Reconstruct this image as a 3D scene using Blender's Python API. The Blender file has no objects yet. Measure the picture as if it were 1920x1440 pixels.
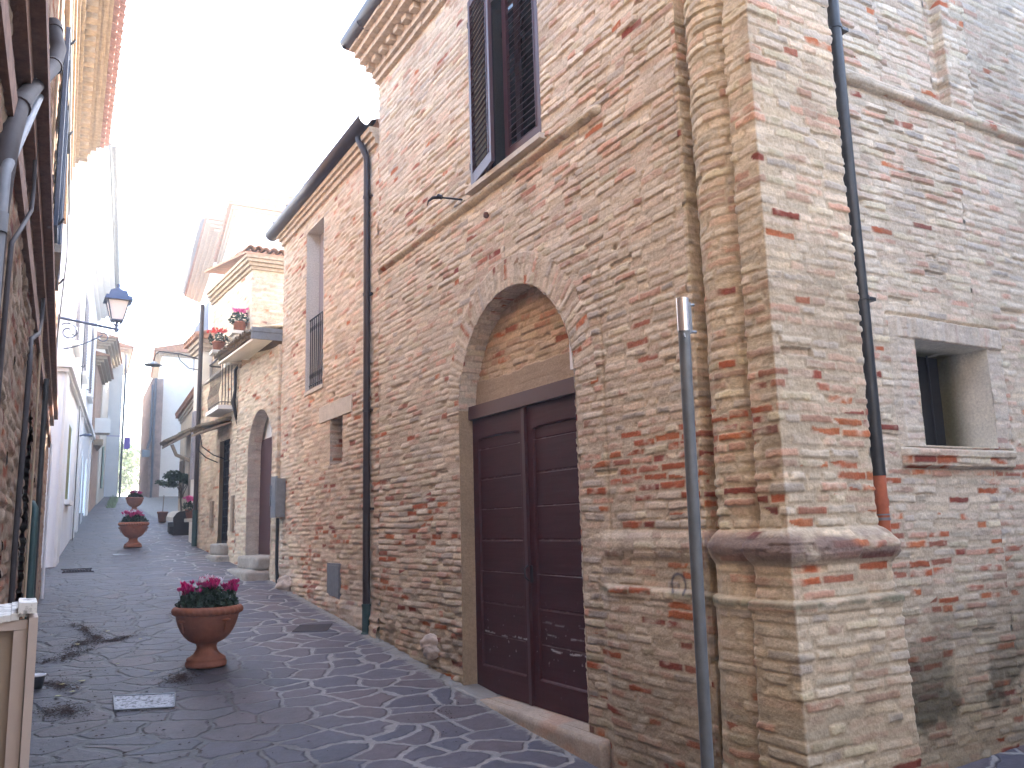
import bpy, math, random
import numpy as np
from mathutils import Matrix, Vector
R_ = math.radians
random.seed(7); rng = np.random.default_rng(7)
SC = bpy.context.scene; COL = SC.collection

# ------------------------------------------------------------------ camera
cam = bpy.data.objects.new('camera', bpy.data.cameras.new('camera')); COL.objects.link(cam)
cam.data.sensor_width = 36; cam.data.lens = 29.72; cam.data.clip_start = 0.02; cam.data.clip_end = 600
CAMR = ((0.8659, -0.0598, -0.4966), (-0.4995, -0.1571, -0.8519), (-0.0271, 0.9858, -0.1659))
M = Matrix(((CAMR[0][0], CAMR[0][1], CAMR[0][2], 0), (CAMR[1][0], CAMR[1][1], CAMR[1][2], 0), (CAMR[2][0], CAMR[2][1], CAMR[2][2], 1.5), (0, 0, 0, 1)))
cam.matrix_world = M
SC.camera = cam
CP = np.array([0, 0, 1.5])

# ------------------------------------------------------------------ light
SUN_EL, SUN_AZ = 31.0, 62.0           # azimuth measured from +Y towards +X
w = bpy.data.worlds.new('World'); SC.world = w; w.use_nodes = True
nt = w.node_tree; bg = nt.nodes['Background']
sky = nt.nodes.new('ShaderNodeTexSky'); sky.sky_type = 'NISHITA'; sky.sun_disc = False
sky.sun_elevation = R_(SUN_EL); sky.sun_rotation = R_(SUN_AZ); sky.air_density = 1.0; sky.dust_density = 2.5; sky.ozone_density = 1.0
nt.links.new(sky.outputs[0], bg.inputs[0]); bg.inputs[1].default_value = 0.15
sun = bpy.data.objects.new('sun', bpy.data.lights.new('sun', 'SUN')); COL.objects.link(sun)
sun.data.energy = 3.6; sun.data.angle = R_(0.5); sun.data.color = (1.0, 0.96, 0.91)
sd = Vector((math.sin(R_(SUN_AZ)) * math.cos(R_(SUN_EL)), math.cos(R_(SUN_AZ)) * math.cos(R_(SUN_EL)), math.sin(R_(SUN_EL))))
sun.rotation_euler = sd.to_track_quat('Z', 'Y').to_euler()
SC.view_settings.view_transform = 'Standard'; SC.view_settings.look = 'None'
SC.view_settings.exposure = 3.65; SC.view_settings.gamma = 1
SC.cycles.max_bounces = 8; SC.cycles.diffuse_bounces = 5

# ------------------------------------------------------------------ naming helpers
def tag(o, label=None, cat=None, group=None, kind=None):
    if label: o['label'] = label
    if cat: o['category'] = cat
    if group: o['group'] = group
    if kind: o['kind'] = kind
    return o
def empty(name, loc, label, cat, group=None, rz=0):
    o = bpy.data.objects.new(name, None); COL.objects.link(o); o.location = loc; o.rotation_euler[2] = rz
    o.empty_display_size = .1
    return tag(o, label, cat, group)
def link(name, me, mat, parent=None, world=True):
    """link a mesh given in world coordinates (world) or in the parent's own coordinates"""
    o = bpy.data.objects.new(name, me); COL.objects.link(o)
    if mat: me.materials.append(mat)
    if parent is not None:
        o.parent = parent
        if world:
            p = parent; m = Matrix.Identity(4)
            while p is not None:
                m = (Matrix.Translation(p.location) @ Matrix.Rotation(p.rotation_euler[2], 4, 'Z')) @ m; p = p.parent
            me.transform(m.inverted())
    return o
def dup(root, loc, label, rz=0):
    r = root.copy(); COL.objects.link(r); r.location = loc; r.rotation_euler[2] = rz; r['label'] = label
    for ch in list(root.children):
        c = ch.copy(); COL.objects.link(c); c.parent = r
        for g in list(ch.children):
            d = g.copy(); COL.objects.link(d); d.parent = c
    return r

def sub(name, parent):
    o = bpy.data.objects.new(name, None); COL.objects.link(o); o.parent = parent; o.empty_display_size = .1; return o
# ------------------------------------------------------------------ materials
def mat(name, col, rough=.8, metal=0, noise=0., nscale=8., bump=0., bscale=40., spec=.3, attr=False, dirt=None):
    m = bpy.data.materials.new(name); m.use_nodes = True; n = m.node_tree.nodes; l = m.node_tree.links
    b = n['Principled BSDF']; b.inputs['Roughness'].default_value = rough; b.inputs['Metallic'].default_value = metal
    b.inputs['Specular IOR Level'].default_value = spec
    tc = n.new('ShaderNodeTexCoord')
    if attr:
        a = n.new('ShaderNodeAttribute'); a.attribute_name = 'Col'; src = a.outputs['Color']
    else:
        a = n.new('ShaderNodeRGB'); a.outputs[0].default_value = (*col, 1); src = a.outputs[0]
    if noise > 0:
        t = n.new('ShaderNodeTexNoise'); t.inputs['Scale'].default_value = nscale; t.inputs['Detail'].default_value = 6; t.inputs['Roughness'].default_value = .65
        l.new(tc.outputs['Object'], t.inputs['Vector'])
        mr = n.new('ShaderNodeMapRange'); mr.inputs[1].default_value = .3; mr.inputs[2].default_value = .7
        mr.inputs[3].default_value = 1 - noise; mr.inputs[4].default_value = 1 + noise * .7
        l.new(t.outputs[0], mr.inputs[0])
        mx = n.new('ShaderNodeVectorMath'); mx.operation = 'SCALE'; l.new(src, mx.inputs[0]); l.new(mr.outputs[0], mx.inputs[3]); src = mx.outputs[0]
    if dirt:
        t = n.new('ShaderNodeTexNoise'); t.inputs['Scale'].default_value = dirt[1]; t.inputs['Detail'].default_value = 8; t.inputs['Roughness'].default_value = .7
        l.new(tc.outputs['Object'], t.inputs['Vector'])
        mr = n.new('ShaderNodeMapRange'); mr.inputs[1].default_value = dirt[2]; mr.inputs[2].default_value = dirt[2] + .15; l.new(t.outputs[0], mr.inputs[0])
        mx = n.new('ShaderNodeMix'); mx.data_type = 'RGBA'; l.new(mr.outputs[0], mx.inputs[0]); l.new(src, mx.inputs[6]); mx.inputs[7].default_value = (*dirt[0], 1); src = mx.outputs[2]
    l.new(src, b.inputs['Base Color'])
    if bump > 0:
        t = n.new('ShaderNodeTexNoise'); t.inputs['Scale'].default_value = bscale; t.inputs['Detail'].default_value = 7; t.inputs['Roughness'].default_value = .6
        l.new(tc.outputs['Object'], t.inputs['Vector'])
        bp = n.new('ShaderNodeBump'); bp.inputs['Strength'].default_value = 1; bp.inputs['Distance'].default_value = bump
        l.new(t.outputs[0], bp.inputs['Height']); l.new(bp.outputs[0], b.inputs['Normal'])
    return m
MT = {}
MT['brick'] = mat('old_brickwork', (0, 0, 0), .95, noise=.22, nscale=45, bump=.006, bscale=55, attr=True, spec=.1)
MT['coat'] = mat('painted_surface', (0, 0, 0), .55, noise=.12, nscale=30, bump=.0006, bscale=120, attr=True, spec=.22)
MT['tan_plaster'] = mat('tan_plaster', (.40, .29, .19), .9, noise=.18, nscale=5, bump=.003, bscale=30, dirt=((.22, .15, .10), 2.2, .58))
MT['white_plaster'] = mat('white_plaster', (.88, .86, .81), .85, noise=.05, nscale=3, bump=.001)
MT['grey_plaster'] = mat('pale_grey_plaster', (.80, .79, .77), .85, noise=.05, nscale=3, bump=.001)
MT['cream_plaster'] = mat('cream_plaster', (.76, .70, .60), .85, noise=.06, nscale=2, bump=.001)
MT['reveal_white'] = mat('limewashed_reveal', (.62, .60, .52), .9, noise=.15, nscale=5, bump=.003, bscale=25, dirt=((.20, .19, .13), 2.5, .56))
MT['shade_block'] = mat('greyish_render', (.34, .34, .35), .9, noise=.1, nscale=3)
MT['stone'] = mat('worn_stone', (.34, .31, .27), .85, noise=.25, nscale=9, bump=.006, bscale=25, dirt=((.15, .14, .11), 5, .58))
MT['pale_stone'] = mat('pale_stone', (.55, .50, .42), .85, noise=.15, nscale=9, bump=.003, bscale=40)
MT['rubble'] = mat('rubble_stone', (.50, .42, .36), .95, noise=.3, nscale=14, bump=.012, bscale=22)
MT['copper'] = mat('dark_brown_gutter', (.035, .026, .026), .42, .35, noise=.2, nscale=12, spec=.5)
MT['dark_pipe'] = mat('dark_matt_pipe', (.045, .037, .038), .7, .1, noise=.25, nscale=12)
MT['green_pipe'] = mat('verdigris_pipe', (.035, .075, .075), .5, .2, noise=.2, nscale=12)
MT['blackpipe'] = mat('grey_black_pipe', (.035, .038, .042), .38, .3, noise=.3, nscale=10, spec=.5, dirt=((.12, .11, .10), 9, .68))
MT['greypipe'] = mat('grey_plastic_pipe', (.17, .18, .20), .55, noise=.2, nscale=8)
MT['terrapipe'] = mat('orange_clay_pipe', (.42, .12, .06), .55, noise=.15, nscale=20)
MT['galv'] = mat('galvanised_steel', (.23, .25, .27), .45, .6, noise=.18, nscale=14, spec=.5, bump=.0005, bscale=90)
MT['shiny'] = mat('bright_steel', (.72, .73, .76), .25, .9)
MT['iron'] = mat('black_iron', (.03, .03, .035), .5, .5, noise=.2, nscale=20)
MT['blue_iron'] = mat('blue_grey_iron', (.07, .10, .17), .4, .5, noise=.1, nscale=20)
MT['glass'] = mat('dark_window_glass', (.02, .022, .025), .08, 0, spec=.8)
MT['lampglass'] = mat('frosted_lamp_glass', (.75, .78, .82), .3, 0, spec=.5)
MT['dark'] = mat('dark_interior', (.015, .014, .013), .9)
MT['shutter'] = mat('brown_shutter_paint', (.052, .012, .014), .45, noise=.15, nscale=20, spec=.5, bump=.0005, bscale=80)
MT['blue_shutter'] = mat('blue_shutter_paint', (.035, .055, .10), .5, noise=.1, nscale=15)
MT['grey_shutter'] = mat('grey_shutter_paint', (.30, .28, .30), .6, noise=.1, nscale=15)
MT['terracotta'] = mat('terracotta', (.30, .11, .06), .8, noise=.22, nscale=12, bump=.002, bscale=60, dirt=((.30, .13, .08), 6, .6))
MT['tile'] = mat('clay_roof_tile', (.40, .22, .14), .9, noise=.35, nscale=9, bump=.004, bscale=40, dirt=((.22, .19, .13), 4, .55))
MT['oldtile'] = mat('mossy_roof_tile', (.20, .15, .10), .95, noise=.35, nscale=9, bump=.004, bscale=40, dirt=((.10, .10, .06), 5, .5))
MT['eave_brick'] = mat('warm_eave_brick', (.37, .29, .20), .9, noise=.3, nscale=14, bump=.004, bscale=40)
MT['eave_pale'] = mat('pale_eave_brick', (.50, .41, .31), .9, noise=.28, nscale=14, bump=.005, bscale=40)
MT['soil'] = mat('potting_soil', (.02, .015, .012), 1, bump=.01, bscale=50)
MT['leaf'] = mat('dark_green_leaf', (.016, .038, .018), .5, noise=.5, nscale=25)
MT['olive'] = mat('olive_green_leaf', (.045, .075, .03), .6, noise=.5, nscale=9)
MT['far_leaf'] = mat('light_green_leaf', (.26, .32, .18), .6, noise=.4, nscale=4)
MT['magenta'] = mat('magenta_petal', (.58, .015, .19), .5, noise=.2, nscale=40)
MT['pink'] = mat('pink_petal', (.75, .12, .35), .5, noise=.2, nscale=40)
MT['white_petal'] = mat('white_petal', (.80, .76, .82), .5)
MT['red_petal'] = mat('red_petal', (.70, .05, .04), .5)
MT['bark'] = mat('tree_bark', (.12, .09, .06), .95, noise=.3, nscale=20, bump=.01)
MT['board'] = mat('cream_painted_board', (.33, .26, .20), .6, noise=.05, nscale=6, bump=.0004, bscale=120)
MT['speckle'] = mat('stained_white_top', (.62, .60, .56), .6, dirt=((.05, .045, .035), 28, .50))
MT['wood'] = mat('weathered_wood', (.28, .22, .16), .85, noise=.3, nscale=20, bump=.003, bscale=60)
MT['blackwood'] = mat('dark_wood', (.025, .02, .018), .7, noise=.3, nscale=20)
MT['white_paint'] = mat('white_enamel', (.82, .82, .84), .35)
MT['purple'] = mat('violet_sign', (.22, .16, .45), .5)
MT['cover'] = mat('speckled_metal_cover', (.34, .35, .38), .6, .3, dirt=((.03, .03, .03), 26, .47), bump=.004, bscale=45)
MT['darkcover'] = mat('dark_cover', (.06, .05, .055), .8, noise=.2, nscale=12, bump=.003, bscale=50)
MT['cable'] = mat('black_cable', (.02, .02, .02), .6)
MT['copper_line'] = mat('pale_cable', (.45, .33, .22), .5)

# ------------------------------------------------------------------ mesh builder
class MB:
    def __init__(s): s.v = []; s.f = []; s.sm = []
    def add(s, vs, fs, smooth=False):
        o = len(s.v); s.v += [tuple(map(float, p)) for p in vs]; s.f += [tuple(i + o for i in f) for f in fs]; s.sm += [smooth] * len(fs)
    def box(s, a, b, rz=0, piv=None, bev=0):
        (x0, y0, z0), (x1, y1, z1) = a, b
        vs = [(x0, y0, z0), (x1, y0, z0), (x1, y1, z0), (x0, y1, z0), (x0, y0, z1), (x1, y0, z1), (x1, y1, z1), (x0, y1, z1)]
        if rz:
            px, py = piv if piv else ((x0 + x1) / 2, (y0 + y1) / 2); c, q = math.cos(rz), math.sin(rz)
            vs = [(px + (x - px) * c - (y - py) * q, py + (x - px) * q + (y - py) * c, z) for x, y, z in vs]
        s.add(vs, [(0, 3, 2, 1), (4, 5, 6, 7), (0, 1, 5, 4), (1, 2, 6, 5), (2, 3, 7, 6), (3, 0, 4, 7)])
    def obox(s, o, u, v, n, lu, lv, ln):
        """box from corner o along unit vectors u, v, n"""
        o, u, v, n = map(np.array, (o, u, v, n)); vs = []
        for c in range(8): vs.append(o + u * lu * (c & 1) + v * lv * (c >> 1 & 1) + n * ln * (c >> 2 & 1))
        s.add(vs, [(0, 2, 3, 1), (4, 5, 7, 6), (0, 1, 5, 4), (1, 3, 7, 5), (3, 2, 6, 7), (2, 0, 4, 6)])
    def tube(s, pts, r, n=12, caps=True):
        pts = [np.array(p, float) for p in pts]; rs = r if isinstance(r, (list, tuple)) else [r] * len(pts)
        rings = []; prev = None
        for i, p in enumerate(pts):
            t = (pts[min(i + 1, len(pts) - 1)] - pts[max(i - 1, 0)]); t /= np.linalg.norm(t) + 1e-12
            if prev is None:
                a = np.array([0, 0, 1.]) if abs(t[2]) < .9 else np.array([1., 0, 0])
                u = np.cross(t, a)
            else: u = prev - t * np.dot(prev, t)
            u /= np.linalg.norm(u); prev = u; v = np.cross(t, u)
            rings.append([p + rs[i] * (math.cos(2 * math.pi * k / n) * u + math.sin(2 * math.pi * k / n) * v) for k in range(n)])
        vs = [q for rg in rings for q in rg]; fs = []
        for i in range(len(pts) - 1):
            for k in range(n):
                k2 = (k + 1) % n; fs.append((i * n + k, i * n + k2, (i + 1) * n + k2, (i + 1) * n + k))
        s.add(vs, fs, True)
        if caps: s.add(rings[0], [tuple(range(n))[::-1]]); s.add(rings[-1], [tuple(range(n))])
    def lathe(s, prof, c=(0, 0, 0), n=40, mod=None):
        vs = []; fs = []
        for i, (r, z) in enumerate(prof):
            for k in range(n):
                a = 2 * math.pi * k / n; rr = r + (mod(i, a) if mod else 0)
                vs.append((c[0] + rr * math.cos(a), c[1] + rr * math.sin(a), c[2] + z))
        for i in range(len(prof) - 1):
            for k in range(n):
                k2 = (k + 1) % n; fs.append((i * n + k, i * n + k2, (i + 1) * n + k2, (i + 1) * n + k))
        s.add(vs, fs, True)
    def halftube(s, p0, p1, r, up, n=10, th=.008):
        """open gutter / roof tile from p0 to p1; up = +1 bulges up, -1 hangs down"""
        p0, p1 = np.array(p0, float), np.array(p1, float); t = p1 - p0; t /= np.linalg.norm(t)
        sd_ = np.cross(t, [0, 0, 1.]); sd_ /= np.linalg.norm(sd_); uu = np.cross(sd_, t)
        vs = []
        for p in (p0, p1):
            for rr in (r, r - th):
                for k in range(n + 1):
                    a = math.pi * k / n; vs.append(p + rr * (math.cos(a) * sd_ + up * math.sin(a) * uu))
        m = n + 1; fs = []
        for k in range(n):
            fs += [(k, k + 1, 2 * m + k + 1, 2 * m + k), (m + k, 3 * m + k, 3 * m + k + 1, m + k + 1), (k, m + k, m + k + 1, k + 1), (2 * m + k, 2 * m + k + 1, 3 * m + k + 1, 3 * m + k)]
        fs += [(0, 2 * m, 3 * m, m), (n, m + n, 3 * m + n, 2 * m + n)]
        s.add(vs, fs, True)
    def build(s, name, m, parent=None, world=True):
        me = bpy.data.meshes.new(name); me.from_pydata(s.v, [], s.f)
        me.polygons.foreach_set('use_smooth', s.sm); me.update()
        return link(name, me, m, parent, world)
def grid_mesh(name, P, keep=None, col=None, smooth=True):
    """P (ns,nz,3) -> quad mesh, keep (ns-1,nz-1) mask, col (ns,nz,3)"""
    ns, nz = P.shape[:2]; idx = np.arange(ns * nz).reshape(ns, nz)
    q = np.stack([idx[:-1, :-1], idx[1:, :-1], idx[1:, 1:], idx[:-1, 1:]], -1)
    if keep is not None: q = q[keep]
    q = q.reshape(-1, 4)
    used = np.zeros(ns * nz, bool); used[q.ravel()] = True; remap = np.cumsum(used) - 1
    V = P.reshape(-1, 3)[used]; q = remap[q]
    me = bpy.data.meshes.new(name)
    me.vertices.add(len(V)); me.vertices.foreach_set('co', V.astype(np.float32).ravel())
    me.loops.add(len(q) * 4); me.loops.foreach_set('vertex_index', q.astype(np.int32).ravel())
    me.polygons.add(len(q)); me.polygons.foreach_set('loop_start', np.arange(0, len(q) * 4, 4, dtype=np.int32))
    me.polygons.foreach_set('loop_total', np.full(len(q), 4, dtype=np.int32))
    me.polygons.foreach_set('use_smooth', np.full(len(q), smooth))
    if col is not None:
        c = np.ones((len(V), 4), np.float32); c[:, :3] = col.reshape(-1, 3)[used]
        a = me.color_attributes.new('Col', 'FLOAT_COLOR', 'POINT'); a.data.foreach_set('color', c.ravel())
    me.update(); me.validate()
    return me
def join_meshes(name, mats_me, mat_, parent):
    """several grid meshes as one object"""
    vs = []; fs = []; cols = []; o = 0
    for me in mats_me:
        n = len(me.vertices); a = np.empty(n * 3, np.float32); me.vertices.foreach_get('co', a); vs.append(a.reshape(-1, 3))
        l = np.empty(len(me.loops), np.int32); me.loops.foreach_get('vertex_index', l); fs.append(l + o)
        c = np.empty(n * 4, np.float32); me.color_attributes['Col'].data.foreach_get('color', c); cols.append(c); o += n
        bpy.data.meshes.remove(me)
    V = np.concatenate(vs); L = np.concatenate(fs); C = np.concatenate(cols); nq = len(L) // 4
    me = bpy.data.meshes.new(name); me.vertices.add(len(V)); me.vertices.foreach_set('co', V.ravel())
    me.loops.add(len(L)); me.loops.foreach_set('vertex_index', L); me.polygons.add(nq)
    me.polygons.foreach_set('loop_start', np.arange(0, nq * 4, 4, dtype=np.int32)); me.polygons.foreach_set('loop_total', np.full(nq, 4, dtype=np.int32))
    me.polygons.foreach_set('use_smooth', np.ones(nq, bool))
    a = me.color_attributes.new('Col', 'FLOAT_COLOR', 'POINT'); a.data.foreach_set('color', C); me.update()
    return link(name, me, mat_, parent)

# ------------------------------------------------------------------ numpy noise
LAT = rng.random((8, 256, 256)).astype(np.float32)
def vn(x, y, k=0):
    x = np.asarray(x, np.float64) + k * 37.3; y = np.asarray(y, np.float64) + k * 71.7
    i = np.floor(x); j = np.floor(y); u = x - i; v = y - j; u = u * u * (3 - 2 * u); v = v * v * (3 - 2 * v)
    i = i.astype(np.int64) & 255; j = j.astype(np.int64) & 255; i1 = (i + 1) & 255; j1 = (j + 1) & 255; L = LAT[k % 8]
    return (L[i, j] * (1 - u) + L[i1, j] * u) * (1 - v) + (L[i, j1] * (1 - u) + L[i1, j1] * u) * v
def fb(x, y, k=0, o=4):
    t = 0; a = .5; n = 0
    for q in range(o): t = t + a * vn(x * 2 ** q, y * 2 ** q, k + q); n += a; a *= .5
    return t / n
def hs(a, b, k=0):
    return LAT[k % 8][(a.astype(np.int64) * 7 + k * 13) & 255, (b.astype(np.int64) * 11 + k * 5) & 255]
def ss(a, b, x): t = np.clip((x - a) / (b - a), 0, 1); return t * t * (3 - 2 * t)
def mixc(c, d, t): return c * (1 - t[..., None]) + np.array(d) * t[..., None]

# ------------------------------------------------------------------ brickwork pattern
PAL = np.array([(.54, .46, .34), (.57, .50, .39), (.53, .43, .33), (.51, .39, .30), (.47, .42, .33), (.54, .46, .37), (.48, .34, .26), (.43, .39, .34), (.52, .47, .34), (.59, .53, .43)])
REDS = np.array([(.40, .11, .045), (.46, .15, .06), (.25, .065, .045), (.36, .14, .09)])
def bricks(s, z, seed=0, ph=.066, red=None, wash=.45, deep=1., rough=0., bl=.27, tint=(1, 1, 1), mw=0.):
    """returns height (m) and colour for brickwork at arc length s and height z"""
    z1 = z + .012 * (fb(s * .9, z * .9, seed, 2) - .5) * 2 + .006 * (vn(s * 5, z * 5, seed + 1) - .5)
    s1 = s + .02 * (vn(s * 3, z * 3, seed + 2) - .5)
    r = np.floor(z1 / ph); r0 = int(r.min()); nr = int(r.max()) - r0 + 1
    smin, smax = float(s1.min()) - 1, float(s1.max()) + 1; nb = int((smax - smin) / (bl * .45)) + 4
    g = np.random.default_rng(seed + 100)
    cuts = []
    for q in range(nr):
        ln = np.where(g.random(nb) < .33, bl * .5, bl) * (1 + .14 * (g.random(nb) - .5)); cuts.append(smin - g.random() * .3 + np.cumsum(ln))
    cuts = np.array(cuts); BIG = 1000.
    flat = (cuts + np.arange(nr)[:, None] * BIG).ravel()
    key = np.clip(s1, smin, smax) + (r - r0) * BIG
    i = np.searchsorted(flat, key.ravel()).reshape(key.shape); i = np.clip(i, 1, len(flat) - 1)
    e1 = flat[i] - key; e0 = key - flat[i - 1]; e0 = np.where(e0 > 2, .1, e0); e1 = np.where(e1 > 2, .1, e1)
    a5 = hs(i, r, seed + 5); a6 = hs(i, r, seed + 6)
    fz = np.clip(z1 / ph - r + (a5 - .5) * .20 + .05 * (vn(s * 9, z * 4, seed + 4) - .5), 0, 1)
    n1 = vn(s * 38, z * 38, seed + 3) - .5; n2 = vn(s * 14, z * 14, seed + 4) - .5
    er = .006 * n1 + .007 * n2
    # underside: sharp, mortar deep; top: mortar runs up flush
    mb = ss(.003, .010, fz * ph + er - mw * .6); mt = ss(.001, .010, (1 - fz) * ph + er * 1.4 - .008 * a6 - mw); me_ = ss(.002, .010, np.minimum(e0, e1) + er * 1.2 - mw)
    a1 = hs(i, r, seed); a2 = hs(i, r, seed + 1); a3 = hs(i, r, seed + 2); a4 = hs(i, r, seed + 3)
    patch = fb(s * .7, z * 1.1, seed + 5, 3); dp = deep * (.25 + .8 * ss(.35, .65, patch)) * np.clip(1.75 * a2 - .15 + .9 * (vn(s * 4.5, z * 10, seed + 2) - .5), 0, 1.6)
    face = .0125 * dp * (1 - .45 * fz) + .009 * (a1 - .5)
    mort = -.002 + .004 * (vn(s * 20, z * 20, seed + 6) - .5)
    m = mb * mt
    h = mort * (1 - m) + face * m - (.004 + .007 * dp) * (1 - me_) * m + (.0048 * n1 + .009 * n2) * (.5 + .5 * m)
    h = h + .02 * (fb(s * .8, z * .8, seed + 7, 2) - .5)
    # missing bricks, holes
    h = np.where((a4 > .988) & (m > .5), h - .02, h)
    if np.any(rough): h = h + rough * (.055 * (fb(s * 6, z * 8, seed + 1, 3) - .5) + .03 * (vn(s * 16, z * 22, seed) - .5)) - rough * .01
    c = PAL[(a1 * 9.999).astype(int)]
    c = c * (.78 + .44 * a3)[..., None]
    pr = np.full(s.shape, .05) if red is None else red
    isr = a2 < pr
    wn = fb(s * 9, z * 14, seed + 2, 3)
    rc = REDS[(a3 * 3.999).astype(int)] * (.85 + .3 * a4)[..., None]
    c = np.where(isr[..., None], rc, c)
    pk = (a2 > .93) & ~isr; c = np.where(pk[..., None], np.array((.50, .30, .22)) * (.8 + .4 * a3)[..., None], c)
    # lime wash and mortar smears
    wm = ss(.42, .68, wn + .35 * (a4 - .5) + (wash - .5) * .5) * np.where(isr, .72, .75)
    lime = np.array((.60, .54, .44)) * (.9 + .2 * vn(s * 30, z * 30, seed))[..., None]
    c = c * (1 - wm[..., None]) + lime * wm[..., None]
    mc = np.array((.49, .42, .32)) * (.86 + .26 * vn(s * 24, z * 24, seed + 1))[..., None]
    mm = 1 - m * (.08 + .92 * me_)
    c = c * (1 - mm[..., None]) + mc * mm[..., None]
    big = fb(s * .45, z * .6, seed + 3, 3)
    c = c * (.86 + .28 * big)[..., None]
    st = ss(.6, .74, fb(s * 2.2, z * 1.4, seed + 6, 4)); c = mixc(c, (.26, .22, .17), st * .30)
    lum = c @ np.array((.3, .59, .11)); c = c * .92 + lum[..., None] * .08
    return h, c * np.array(tint) * np.array((1.08, 1.045, 1.01))

# ------------------------------------------------------------------ wall sheets
class Path:
    def __init__(s, pts):
        s.p = np.array(pts, float); d = np.diff(s.p, axis=0); s.l = np.hypot(d[:, 0], d[:, 1]); s.c = np.concatenate([[0], np.cumsum(s.l)])
        t = d / s.l[:, None]; n = np.stack([t[:, 1], -t[:, 0]], 1); s.n = n
        mt = [n[0]]
        for i in range(len(n) - 1):
            b = n[i] + n[i + 1]; b = b / (1 + np.dot(n[i], n[i + 1])) ; mt.append(b)
        mt.append(n[-1]); s.m = np.array(mt)
    def pos(s, S, off):
        i = np.clip(np.searchsorted(s.c, S, side='right') - 1, 0, len(s.l) - 1); f = ((S - s.c[i]) / s.l[i])[..., None]
        A = s.p[i] + s.m[i] * off[..., None]; B = s.p[i + 1] + s.m[i + 1] * off[..., None]
        return A * (1 - f) + B * f
    def at(s, S):
        return s.pos(np.array([S]), np.array([0.]))[0]
    def nrm(s, S):
        i = min(max(int(np.searchsorted(s.c, S, side='right') - 1), 0), len(s.l) - 1); return s.n[i]
def lines(a, b, stepf, must=()):
    ms = sorted(set([a, b] + [q for q in must if a < q < b])); out = [a]
    for u, v in zip(ms[:-1], ms[1:]):
        st = stepf((u + v) / 2) if not callable(getattr(stepf, 'var', None)) else 0
        x = u; seq = [u]
        while x < v:
            x += stepf(x); seq.append(x)
        seq = np.array(seq); seq = u + (seq - u) * (v - u) / (seq[-1] - u); out += list(seq[1:])
    return np.array(out)
K = 1.15
def step_s(path):
    def f(S):
        p = path.at(S); v = p - CP[:2]; D = np.hypot(*v) * 1.04; n = path.nrm(S); c = abs(np.dot(v, n)) / max(D, .01)
        return K * D / 845 / max(c, .32)
    return f
def sheet(path, a, b, z0, z1, surf, off=None, holes=(), mustz=(), musts=(), step=None, zstep=None, zfine=None):
    """list of grid meshes for path arc a..b; surf(S,Z)->(h,c); holes: list of dicts rect / arch"""
    stepf = step if step else step_s(path); meshes = []
    cuts = [a]; S = a
    while S < b - 1e-6:                                   # blocks with their own row height
        D = np.hypot(*(path.at(S) - 0)); E = S
        while E < b - 1e-6:
            E = min(E + .25, b); d = np.hypot(*path.at(E))
            if max(D / d, d / D) > 1.35: break
        if b - E < .3: E = b
        cuts.append(E); S = E
    for A, B in zip(cuts[:-1], cuts[1:]):
        D = min(np.hypot(*path.at(A)), np.hypot(*path.at(B)))
        dz = zstep if zstep else K * D / 845
        sl = lines(A, B + (0.0 if B >= b else .0), stepf, list(path.c) + list(musts)); top = z1 if zfine is None else min(z1, zfine)
        zl = lines(z0, top, lambda q: dz, mustz)
        if top < z1: zl = np.concatenate([zl, lines(top, z1, lambda q: .06, mustz)[1:]])
        SS, ZZ = np.meshgrid(sl, zl, indexing='ij')
        cs, cz = (SS[:-1, :-1] + SS[1:, 1:]) / 2, (ZZ[:-1, :-1] + ZZ[1:, 1:]) / 2
        keep = np.ones(cs.shape, bool)
        for h in holes:
            x0, x1, y0, y1 = h['r']
            inr = (cs > x0) & (cs < x1) & (cz > y0) & (cz < y1)
            if 'arch' in h:
                ry = h['arch']; cx = (x0 + x1) / 2; rx = (x1 - x0) / 2
                inr |= ((cs - cx) / rx) ** 2 + (np.maximum(cz - y1, 0) / ry) ** 2 < 1
                inr &= (cz > y0)
                # snap vertices near the arch onto it
                dx = (SS - cx) / rx; dy = (ZZ - y1) / ry; q = np.hypot(dx, dy); near = (ZZ > y1 - .001) & (np.abs(q - 1) * min(rx, ry) < dz * .75)
                SS = np.where(near, cx + (SS - cx) / np.maximum(q, .01), SS); ZZ = np.where(near, y1 + (ZZ - y1) / np.maximum(q, .01), ZZ)
            keep &= ~inr
        h_, c_ = surf(SS, ZZ); o_ = off(SS, ZZ) if off else 0
        XY = path.pos(SS, h_ + o_ + 0 * SS)
        P = np.concatenate([XY, ZZ[..., None]], -1)
        meshes.append(grid_mesh('tmp', P, keep, np.clip(c_, 0, 1)))
    return meshes
def skin(name, outline, nrm, depth, surf, parent, m, n_d=None, close=False, res=.02, d0=-.008):
    """reveal: strips running inwards from a 3d outline along -nrm; surf(D,L) gives relief towards the opening"""
    o = np.array(outline, float); seg = np.linalg.norm(np.diff(o, axis=0), axis=1); L = np.concatenate([[0], np.cumsum(seg)])
    l = lines(0, L[-1], lambda q: res, list(L)); P = np.stack([np.interp(l, L, o[:, k]) for k in range(3)], -1)
    nd = n_d or max(2, int(depth / res) + 1); d = np.linspace(d0, depth, nd); nn = np.array([*nrm, 0.])
    T = np.gradient(P, axis=0); T /= np.linalg.norm(T, axis=1)[:, None]; inn = np.cross(T, nn)
    LL, DD = np.meshgrid(l, d, indexing='ij'); h, c = surf(DD, LL)
    G = P[:, None, :] - nn * DD[..., None] + inn[:, None, :] * h[..., None]
    me = grid_mesh(name, G, None, np.clip(c, 0, 1)); return link(name, me, m, parent)
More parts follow.
